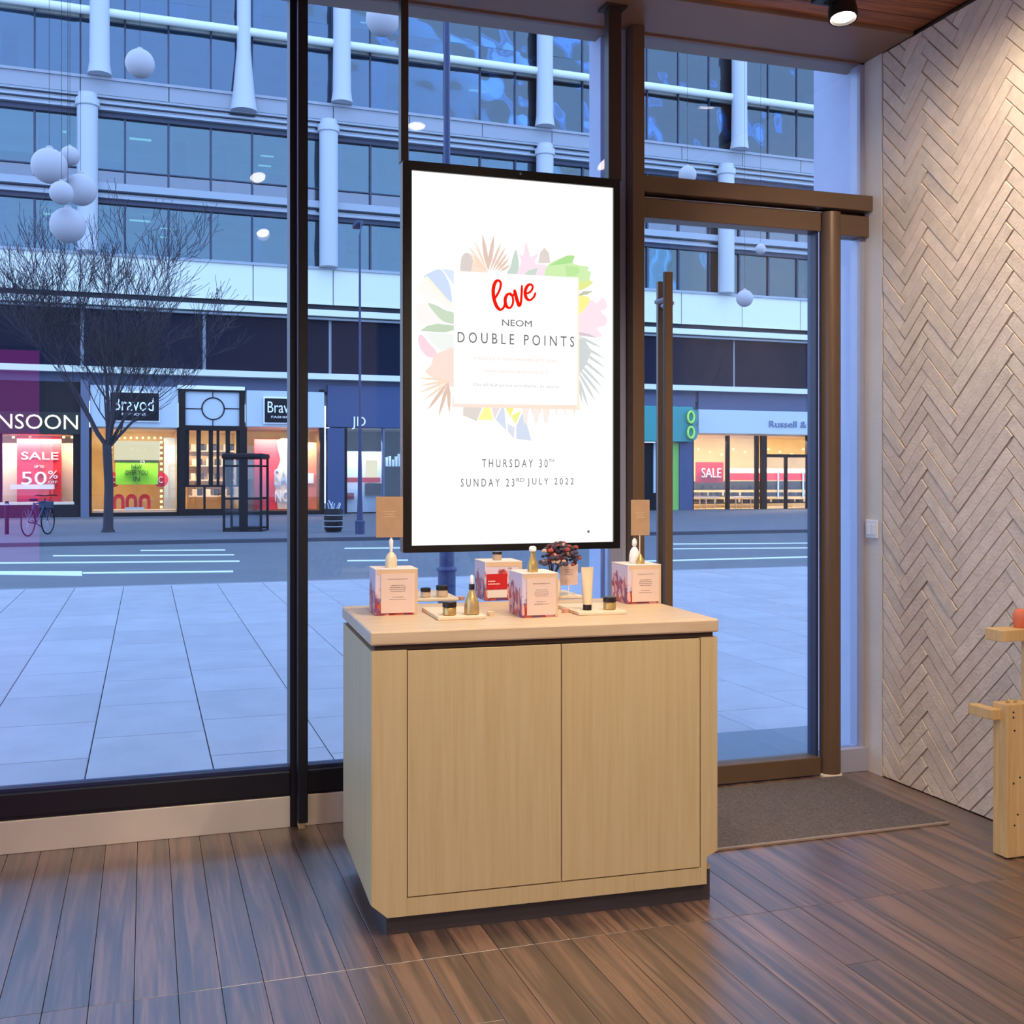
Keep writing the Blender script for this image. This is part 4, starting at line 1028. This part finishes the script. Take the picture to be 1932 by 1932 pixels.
for j, q in enumerate((213, 237, 262)):
    x0, z0, x1, z1 = frect(q, 932, q+22, 960, .7); w_ = (x1-x0)
    arch = [(x0, z0)] + [(x0+w_/2-w_/2*math.cos(a*math.pi/8), z0+(z1-z0)*.6+(z1-z0)*.4*math.sin(a*math.pi/8)) for a in range(9)] + [(x1, z0), (x1-w_*.28, z0)] + [(x0+w_/2+w_*.22*math.cos(a*math.pi/8), z0+(z1-z0)*.5+(z1-z0)*.22*math.sin(a*math.pi/8)) for a in range(9)] + [(x0+w_*.28, z0)]
    n_ = len(arch); h_ = 10
    m = MB(TF)
    for a in range(9):                 # ring of quads: outer i <-> inner mirrored
        pass
    outer = arch[:11]; inner = arch[11:][::-1]
    for a in range(10):
        qd = [outer[a], outer[a+1], inner[a+1], inner[a]]; m.prism(qd, .7, .78, 'y')
    m.build('red_arch', 'red', s2)
F_(s2, 'display_base', 'pale_blue', 236, 957, 272, 967, .5, .6); F_(s2, 'display_base', 'cream', 176, 962, 332, 967, .4, 1.2)
for px in (213, 303):
    x, z = fx(px, .6), fz(px, 905, .6); MB(TF @ Matrix.Translation((x, .6, z)) @ Matrix.Rotation(R(90), 4, 'X')).lathe([(.28, 0), (.28, .06)], (0, 0, 0), 20).build('red_disc', 'red', s2)
    fwrite('C', px-4, 899, px+4, 911, .5, 'letter_white', s2)
F_(s2, 'pane', 'street_glass', 173, 806, 334, 967, .02, .04)
gs = empty('green_sign', TF @ Vector((fx(257), .5, fz(257, 915))), 'lime green hanging sign in the bulb framed shop window', 'sign')
F_(gs, 'board', 'green_sign', 218, 870, 298, 914, .45, .5); F_(gs, 'rim', 'ink_black', 216, 868, 300, 872, .44, .51)
fwrite('NEW', 248, 876, 268, 884, .41, 'ink_black', gs); fwrite('OVER YOU', 236, 887, 279, 896, .41, 'ink_black', gs); fwrite('IN', 252, 899, 264, 908, .41, 'ink_black', gs)
# 3: door bay
s3 = shop('shop_door_bay', 405, 'dark framed shop doorway with round emblem panel above, left of the phone box', 'doorway')
F_(s3, 'head_beam', 'letter_white', 335, 728, 462, 735, -.15, .3)
F_(s3, 'frame', 'shop_frame', 338, 735, 350, 976, -.1, .3); F_(s3, 'frame', 'shop_frame', 452, 735, 462, 976, -.1, .3); F_(s3, 'frame', 'shop_frame', 350, 803, 452, 812, -.1, .3); F_(s3, 'frame', 'shop_frame', 350, 735, 452, 739, -.1, .3)
F_(s3, 'emblem_panel', 'shop_pale', 350, 739, 452, 803, 0, .1)
cx_, cz_ = fx(402), fz(402, 771); rr = fx(423)-fx(402)
m = MB(TF @ Matrix.Translation((cx_, -.02, cz_)) @ Matrix.Rotation(R(90), 4, 'X')); m.tube([(rr*math.cos(a*math.pi/12), rr*math.sin(a*math.pi/12), 0) for a in range(24)], .025, 5, True); m.build('emblem_ring', 'shop_frame', s3)
m = MB(TF); fbox(m, 350, 770.2, 381, 771.8, -.03, 0); fbox(m, 423, 770.2, 452, 771.8, -.03, 0); fbox(m, 401, 739, 402.4, 750, -.03, 0); fbox(m, 401, 792, 402.4, 803, -.03, 0); m.build('emblem_lines', 'shop_frame', s3)
interior(s3, 350, 452, 815, 'warm_wall', 2.4); lampin(402, 120)
for a, b_ in ((350, 357), (371, 379), (394, 402), (409, 414), (426, 434), (446, 452)): F_(s3, 'door_bar', 'shop_frame', a, 812, b_, 915, 0, .12)
F_(s3, 'door_rail', 'shop_frame', 350, 915, 452, 919, 0, .12); F_(s3, 'door_rail', 'shop_frame', 350, 960, 452, 975, 0, .12)
for px in (384, 418): F_(s3, 'door_stile', 'shop_frame', px, 919, px+4, 960, 0, .12)
F_(s3, 'pane', 'street_glass', 352, 812, 450, 960, .06, .07)
for r0 in (850, 878, 905, 935):
    F_(s3, 'shelf_board', 'cream', 356, r0, 448, r0+2, 1.8, 2.3)
    for k in range(6): q = 360+k*15+random.uniform(-3, 3); F_(s3, 'shelf_item', 'shoe' if k % 2 else 'cream', q, r0-12, q+9, r0, 1.9, 2.2)
# 4: red poster shop
s4 = shop('shopfront', 540, 'pale fascia shop with red posters behind the window mullion')
F_(s4, 'pale_fascia', 'shop_pale', 465, 738, 612, 806, -.1, .3, .02)
F_(s4, 'sign_board', 'street_black', 500, 752, 572, 797, -.28, -.12, .02); F_(s4, 'sign_rim', 'letter_white', 497, 749, 575, 800, -.2, -.12)
fwrite('Bravod', 505, 758, 568, 779, -.33, 'letter_white', s4); fwrite('FASHIONS', 512, 785, 560, 789, -.33, 'letter_white', s4)
interior(s4, 466, 612, 812); lampin(540, 180)
F_(s4, 'window_frame', 'shop_frame', 462, 806, 466, 970, -.05, .2); F_(s4, 'window_frame', 'shop_frame', 604, 735, 612, 970, -.05, .2); F_(s4, 'stall_riser', 'shop_frame', 462, 964, 612, 975, -.05, .2)
F_(s4, 'pane', 'street_glass', 466, 808, 604, 964, .02, .04)
po = empty('sale_poster', TF @ Vector((fx(515), .6, fz(515, 960))), 'red window poster with pale figure and SALE NOW lettering', 'poster')
F_(po, 'sheet', 'red', 480, 829, 560, 961, .6, .63)
x0, z0, x1, z1 = frect(522, 828, 548, 960, .57)
MB(TF).prism([(x0, z1-.1), (x0+.2, z1+.02), (x1, z1), (x1, z0), (x0+.05, z0), (x0-.1, z0+1.2), (x0+.15, z0+1.9)], .56, .59, 'y').build('pale_figure', 'cream', po)
fwrite('SALE', 517, 885, 566, 917, .53, 'pale_blue', po); fwrite('NOW', 519, 926, 566, 947, .53, 'letter_white', po)
po2 = empty('orange_poster', TF @ Vector((fx(590), .6, fz(590, 960))), 'orange red poster right of the black window mullion', 'poster')
F_(po2, 'sheet', 'orange', 566, 835, 597, 960, .6, .63); F_(po2, 'white_band', 'letter_white', 570, 893, 592, 912, .57, .6)
# 5: blue shop behind the lamp post
s5 = shop('shopfront', 690, 'blue fronted shop left of the big screen')
F_(s5, 'blue_fascia', 'shop_blue', 618, 730, 900, 808, -.08, .3, .02)
F_(s5, 'pilaster', 'shop_blue', 618, 808, 650, 975, -.1, .3)
fwrite('JD', 664, 786, 690, 810, -.14, 'letter_white', s5)
interior(s5, 650, 900, 812, 'shop_dark', 3.0); lampin(700, 70, 1.0, (.8, .9, 1))
F_(s5, 'window_frame', 'shop_frame', 650, 808, 655, 968, -.03, .2); F_(s5, 'window_frame', 'shop_pillar', 722, 808, 726, 968, -.03, .2)
F_(s5, 'pane', 'street_glass', 655, 808, 900, 966, .02, .04)
F_(s5, 'white_backdrop', 'letter_white', 654, 852, 720, 966, .8, .85)
F_(s5, 'red_strip', 'red', 655, 901, 718, 910, .6, .65); F_(s5, 'lit_block', 'panel_glow', 690, 868, 712, 905, .7, .75)
F_(s5, 'red_object', 'red_dark', 656, 930, 668, 942, .5, .6)
F_(s5, 'dark_shelf', 'shop_dark', 690, 912, 745, 935, .6, .78)
m = MB(TF); 
for k in range(8): q = 728+k*6; fbox(m, q, 850+random.uniform(0, 20), q+4, 880, 1.2, 1.4)
m.build('hanging_clothes', 'shop_pale', s5)['kind'] = 'stuff'
# 6: teal shop
s6 = shop('shopfront', 1250, 'teal fascia shop with lime emblem beside the door handle')
F_(s6, 'hidden_front', 'shop_blue', 900, 732, 1180, 975, -.02, .3)
F_(s6, 'teal_fascia', 'teal', 1180, 766, 1308, 833, -.4, .2, .03)
for dy in (0, 1):
    x, z = fx(1303, -.5), fz(1303, 787+29*dy, -.5)
    T = TF @ Matrix.Translation((x, -.5, z)) @ Matrix.Rotation(R(90), 4, 'X')
    MB(T).lathe([(.2, -.14), (.2, 0)], (.16, 0, 0), 24, .95, 1.7).build('emblem_disc', 'teal', s6)  # raised disc in the fascia's teal behind each lime loop
    MB(T).tube([(.15*math.cos(a*math.pi/12), .24*math.sin(a*math.pi/12), .03) for a in range(24)], .055, 8, True).build('emblem_loop', 'lime', s6)
F_(s6, 'upper_band', 'fac_blue', 1181, 745, 1312, 766, .0, .3); F_(s6, 'dark_window', 'street_black', 1190, 835, 1268, 972, .1, .2); F_(s6, 'window_frame', 'shop_pale', 1234, 835, 1237, 930, .0, .1)
F_(s6, 'green_strip', 'green', 1268, 836, 1282, 968, -.05, .2); F_(s6, 'pilaster', 'shop_blue', 1282, 766, 1307, 971, -.1, .3)
# 7: pale shop at the right
s7 = shop('shopfront', 1420, 'pale fascia shoe shop with warm lit windows on the right')
F_(s7, 'pale_fascia', 'shop_pale', 1318, 778, 1800, 821, -.1, .3, .02); F_(s7, 'upper_band', 'fac_blue', 1318, 745, 1800, 778, .0, .3)
fwrite('Russell & Bromley', 1452, 795, 1592, 811, -.15, 'grey_text', s7)
interior(s7, 1308, 1800, 826, 'warm_wall', 3.5); lampin(1360, 230); lampin(1480, 230); lampin(1650, 150)
for a, b_ in ((1306, 1309), (1372, 1377), (1427, 1432), (1438, 1447), (1524, 1529), (1600, 1606)): F_(s7, 'window_frame', 'shop_frame', a, 822, b_, 968, -.05, .15)
F_(s7, 'stall_riser', 'shop_dark', 1306, 964, 1447, 972, -.05, .15); F_(s7, 'door_head', 'shop_frame', 1447, 857, 1524, 863, -.03, .12)
F_(s7, 'door_stile', 'shop_frame', 1482, 863, 1486, 966, -.03, .12)
F_(s7, 'pane', 'street_glass', 1309, 822, 1372, 964, .02, .04); F_(s7, 'pane', 'street_glass', 1377, 822, 1427, 964, .02, .04); F_(s7, 'pane', 'street_glass', 1447, 863, 1524, 966, .02, .04); F_(s7, 'pane', 'street_glass', 1529, 822, 1600, 966, .02, .04)
F_(s7, 'red_banner_band', 'red', 1378, 893, 1524, 906, 1.0, 1.05); F_(s7, 'white_strip', 'letter_white', 1378, 884, 1524, 892, 1.1, 1.15)
m = MB(TF)
for k in range(10): q = 1318+k*22; fbox(m, q-1.5, 846+(k % 3)*5, q+1.5, 849+(k % 3)*5, 2, 2.05)
m.build('downlights', 'bulb', s7)
for r0 in (922, 935, 948):
    F_(s7, 'shelf_board', 'shop_dark', 1310, r0, 1524, r0+2, 1.6, 2.2)
    for k in range(14): q = 1312+k*15+random.uniform(-3, 3); F_(s7, 'shoe', 'shoe', q, r0-6, q+8, r0, 1.7, 2.0)
F_(s7, 'dark_display', 'shoe', 1310, 908, 1524, 922, 2.2, 2.3)
for a in (1312, 1380): 
    t7 = F_(s7, 'display_table', 'cream', a, 937, a+46, 940, .5, 1.0)
    for q in (a+8, a+20, a+36): F_(s7, 'table_leg', 'cream', q, 940, q+1.5, 963, .6, .65)
for a in (1453, 1500): F_(s7, 'doorway_step', 'cream', a, 955, a+26, 962, .6, .8); F_(s7, 'door_pull', 'letter_white', a+15, 893, a+17, 940, -.06, 0)
ss = empty('sale_sign', TF @ Vector((fx(1338), .6, fz(1338, 910))), 'red SALE sign hanging in the shoe shop window', 'sign')
F_(ss, 'board', 'red', 1313, 872, 1365, 911, .5, .54); fwrite('SALE', 1324, 883, 1361, 901, .46, 'letter_white', ss)

# ---- bare street tree
def tree(px, py):
    base = on_z(px, py, 0); th = empty('bare_tree', base, 'bare winter tree standing on the far pavement before the shops', 'tree')
    rnd = random.Random(5); S = (base.x*SI+base.y*CO)/F      # metres per pixel
    right = Vector((CO, -SI, 0)); fwd = Vector((SI, CO, 0))
    T = MB(); fork = base+Vector((0, 0, 2.3))
    T.tube([base+Vector((0,0,-.02)), base+Vector((0,0,.12)), base+Vector((.02,0,1.2)), fork-right*.03], [.2, .135, .115, .12], 10)
    T.build('trunk', 'bark', th)
    B = MB()
    def grow(p, d, L, r, lev):
        n = 4; pts = [p]; rs = [r]; q = p.copy(); dd = d.copy()
        for i in range(n):
            dd = (dd+Vector((rnd.uniform(-1,1), rnd.uniform(-1,1), rnd.uniform(-.3,.8)))*.13).normalized(); q = q+dd*L/n; pts.append(q.copy()); rs.append(max(.006, r*(1-.16*(i+1))))
        B.tube(pts, rs, 5 if lev < 2 else 3)
        if lev >= 6 or L < .14: return
        k = 3 if lev < 3 else 3
        for i in range(k+ (1 if lev in (0, 1, 2) else 0)):
            t = rnd.uniform(.3, 1.0) if i else 1.0
            idx = min(n, max(1, int(round(t*n)))); s_ = pts[idx]
            ax_ = Vector((rnd.uniform(-1,1), rnd.uniform(-1,1), rnd.uniform(-.4,.6))).normalized()
            nd = (dd*1.0+ax_*(.75 if i else .3)+Vector((0,0,.12))).normalized()
            grow(s_, nd, L*rnd.uniform(.6, .8), rs[idx]*(.62 if i else .8), lev+1)
    limbs = [(-1.25, 1.35, .3, 2.1, .055), (-.7, 1.5, -.4, 2.2, .06), (-.12, 1.6, .2, 2.7, .075), (.15, 1.6, -.2, 2.6, .07), (.6, 1.35, .4, 2.0, .055), (1.15, 1.35, -.1, 2.0, .05), (-.3, 1.2, 1, 1.9, .05), (.5, 1.3, -1, 1.8, .045)]
    for a, z, f_, L, r in limbs: grow(fork-Vector((0,0,.1)), (right*a+fwd*f_*.6+Vector((0,0,z))).normalized(), L*.93, r, 1)
    g = B.build('branches', 'bark', th, fix=False)
tree(204, 1004)
# ---- hanging white ball decorations
def deco(px, py, rpx, D, label):
    rx, ry = ray(px); c = Vector((rx*D, ry*D, H-(py-YH)*D/F)); r = rpx*D/F
    th = empty('hanging_ball', c-Vector((0,0,r)), label, 'decoration', 'white balls hung over the street')
    MB().ball(c, r, 22, 14).build('ball', 'globe', th); MB().lathe([(r*.2, 0), (r*.2, r*.12), (.01, r*.2)], c+Vector((0,0,r*.97)), 12).build('cap', 'globe', th)
    MB().tube([c+Vector((0,0,r)), c+Vector((0,0,r+4)), Vector((c.x, c.y, 17))], .004, 4).build('cable', 'street_black', th)
for a in ((93, 313, 33, 21, 'large grey white hanging ball upper left of the tree cluster'), (132, 294, 18, 24, 'small hanging ball right of the upper left ball'), (152, 358, 30, 21.5, 'large hanging ball in the middle of the left cluster'),
          (116, 364, 22, 20.5, 'medium hanging ball between the large ones of the left cluster'), (128, 425, 33, 21, 'lowest large hanging ball just above the tree'), (722, 36, 32, 22, 'hanging ball at the top beside the screen mullion'),
          (264, 120, 27, 26, 'hanging ball high before the upper office windows'), (1405, 563, 16, 24, 'small hanging ball seen through the glass door'), (1297, 330, 17, 24, 'hanging ball behind the transom above the door'), (1435, 470, 10, 28, 'smallest hanging ball high behind the door glass')): deco(*a)
# ---- phone box
b0 = on_z(420, 1003, 0); b1 = on_z(494, 1003, 0); wv = (b1-b0); wd_ = wv.length; a_ = math.atan2(wv.y, wv.x)
TP = Matrix.Translation(b0) @ Matrix.Rotation(a_, 4, 'Z')
pb = empty('phone_box', b0+wv/2, 'black framed glass phone box on the far pavement', 'phone box'); hp = 2.05
for x, y in ((0, 0), (wd_-.06, 0), (0, .8), (wd_-.06, .8), (wd_*.42, 0)): MB(TP).box(x, y, 0, x+(.06 if x != wd_*.42 else .22), y+.06, hp, .005).build('post', 'street_black', pb)
MB(TP).box(-.03, -.03, hp-.12, wd_+.03, .89, hp+.03, .05).build('roof', 'street_black', pb)
for z in (.05, .85, 1.72):
    MB(TP).box(.06, .01, z, wd_-.06, .04, z+.05).build('rail', 'street_black', pb); MB(TP).box(.06, .82, z, wd_-.06, .85, z+.05).build('rail', 'street_black', pb)
MB(TP).box(.06, .02, .1, wd_-.06, .025, 1.9).build('pane', 'street_glass', pb); MB(TP).box(.06, .83, .1, wd_-.06, .835, 1.9).build('pane', 'street_glass', pb)
MB(TP).box(wd_*.3, .5, .9, wd_*.55, .62, 1.4, .01).build('telephone', 'shop_pillar', pb)
MB(TP).box(0, 0, 0, wd_, .86, .03).build('floor_plate', 'street_black', pb)
# ---- lamp posts, bollard, bin, bicycle
def post(px, py, D, prof, top, label, mat='street_navy', cat='lamp post'):
    rx, ry = ray(px); c = Vector((rx*D, ry*D, 0)); th = empty('lamp_post', c, label, cat)
    MB().lathe(prof, c, 20).build('base', mat, th); r = prof[-1][0]
    MB().lathe([(r*.98, prof[-1][1]), (r*.55, top*.5), (r*.45, top)], c, 16).build('pole', mat, th)
    arm = MB().tube([c+Vector((0,0,top)), c+Vector((.1,.3,top+.4)), c+Vector((.2,1.2,top+.6))], r*.35, 8).build('arm', mat, th)
    MB().box(c.x+.1, c.y+1.1, top+.52, c.x+.32, c.y+1.7, top+.64, .03).build('lamp_head', mat, th)
post(843, 1140, 12.6, [(.1, -.01), (.1, .38), (.115, .39), (.115, .41), (.085, .44), (.082, .95), (.096, .96), (.096, .985), (.07, 1.0)], 10.5, 'dark navy lamp post on the near pavement behind the screen')
post(679, 1007, 28.3, [(.12, -.01), (.12, .3), (.14, .31), (.08, .36), (.06, .9)], 7.6, 'slim dark lamp post on the far pavement left of the screen', 'street_navy')
c = on_z(13, 1008, 0); th = empty('bollard', c, 'thin dark bollard on the far pavement left of the bicycle', 'bollard')
MB().lathe([(.05, -.01), (.05, .8), (.035, .84)], c, 12).build('post', 'street_black', th); MB().lathe([(.06, 0), (.06, .04)], c+Vector((0,0,.74)), 12).build('collar', 'alu', th)
c = on_z(629, 1004, 0); th = empty('litter_bin', c, 'dark litter bin with rubbish sticking out on the far pavement', 'bin')
MB().lathe([(.2, .02), (.24, .1), (.25, .58), (.22, .62), (.2, .6)], c, 16).build('bucket', 'street_black', th)
m = MB(); [m.tube([c+Vector((random.uniform(-.12,.12), random.uniform(-.1,.1), .55)), c+Vector((random.uniform(-.2,.2), random.uniform(-.1,.1), random.uniform(.72,.9)))], .015, 5) for k in range(6)]; m.build('rubbish', 'shop_pale', th)
m = MB(); [m.tube([c+Vector((.25*math.cos(a*math.pi/8), .25*math.sin(a*math.pi/8), z)) for a in range(16)], .012, 5, True) for z in (.15, .3, .45)]; m.build('hoops', 'fac_rail', th)
c = on_z(72, 1010, 0); th = empty('bicycle', c, 'parked bicycle seen nearly end on, on the far pavement', 'bicycle')
TB = Matrix.Translation(c) @ Matrix.Rotation(R(68), 4, 'Z')
for nm, x in (('wheel', -.5), ('wheel', .5)):
    wh = MB(TB).tube([(x+.34*math.cos(a*math.pi/12), 0, .35+.34*math.sin(a*math.pi/12)) for a in range(24)], .018, 6, True).build(nm, 'street_black', th)
    m = MB(TB)
    for a in range(12): m.tube([(x, 0, .35), (x+.33*math.cos(a*math.pi/6), 0, .35+.33*math.sin(a*math.pi/6))], .003, 3)
    m.build('spokes', 'alu', wh)
m = MB(TB)
for a, b_ in (((-.5, 0, .35), (-.1, 0, .3)), ((-.1, 0, .3), (-.22, 0, .82)), ((-.22, 0, .8), (-.5, 0, .35)), ((-.1, 0, .3), (.35, 0, .78)), ((-.2, 0, .78), (.34, 0, .84)), ((.5, 0, .35), (.33, 0, .92))): m.tube([a, b_], .02, 6)
m.build('frame', 'street_navy', th)
MB(TB).tube([(.42, -.28, .98), (.33, -.2, 1.0), (.31, 0, .98), (.33, .2, 1.0), (.42, .28, .98)], .014, 6).build('handlebar', 'street_black', th)
MB(TB).box(-.36, -.07, .86, -.1, .07, .92, .03).build('saddle', 'street_black', th)
MB(TB).tube([(-.1, -.12, .22), (-.1, .12, .38)], .012, 6).build('pedals', 'street_black', th)
MB(TB).box(.3, -.16, .66, .5, .16, .84, .02).build('basket', 'fac_mull', th)
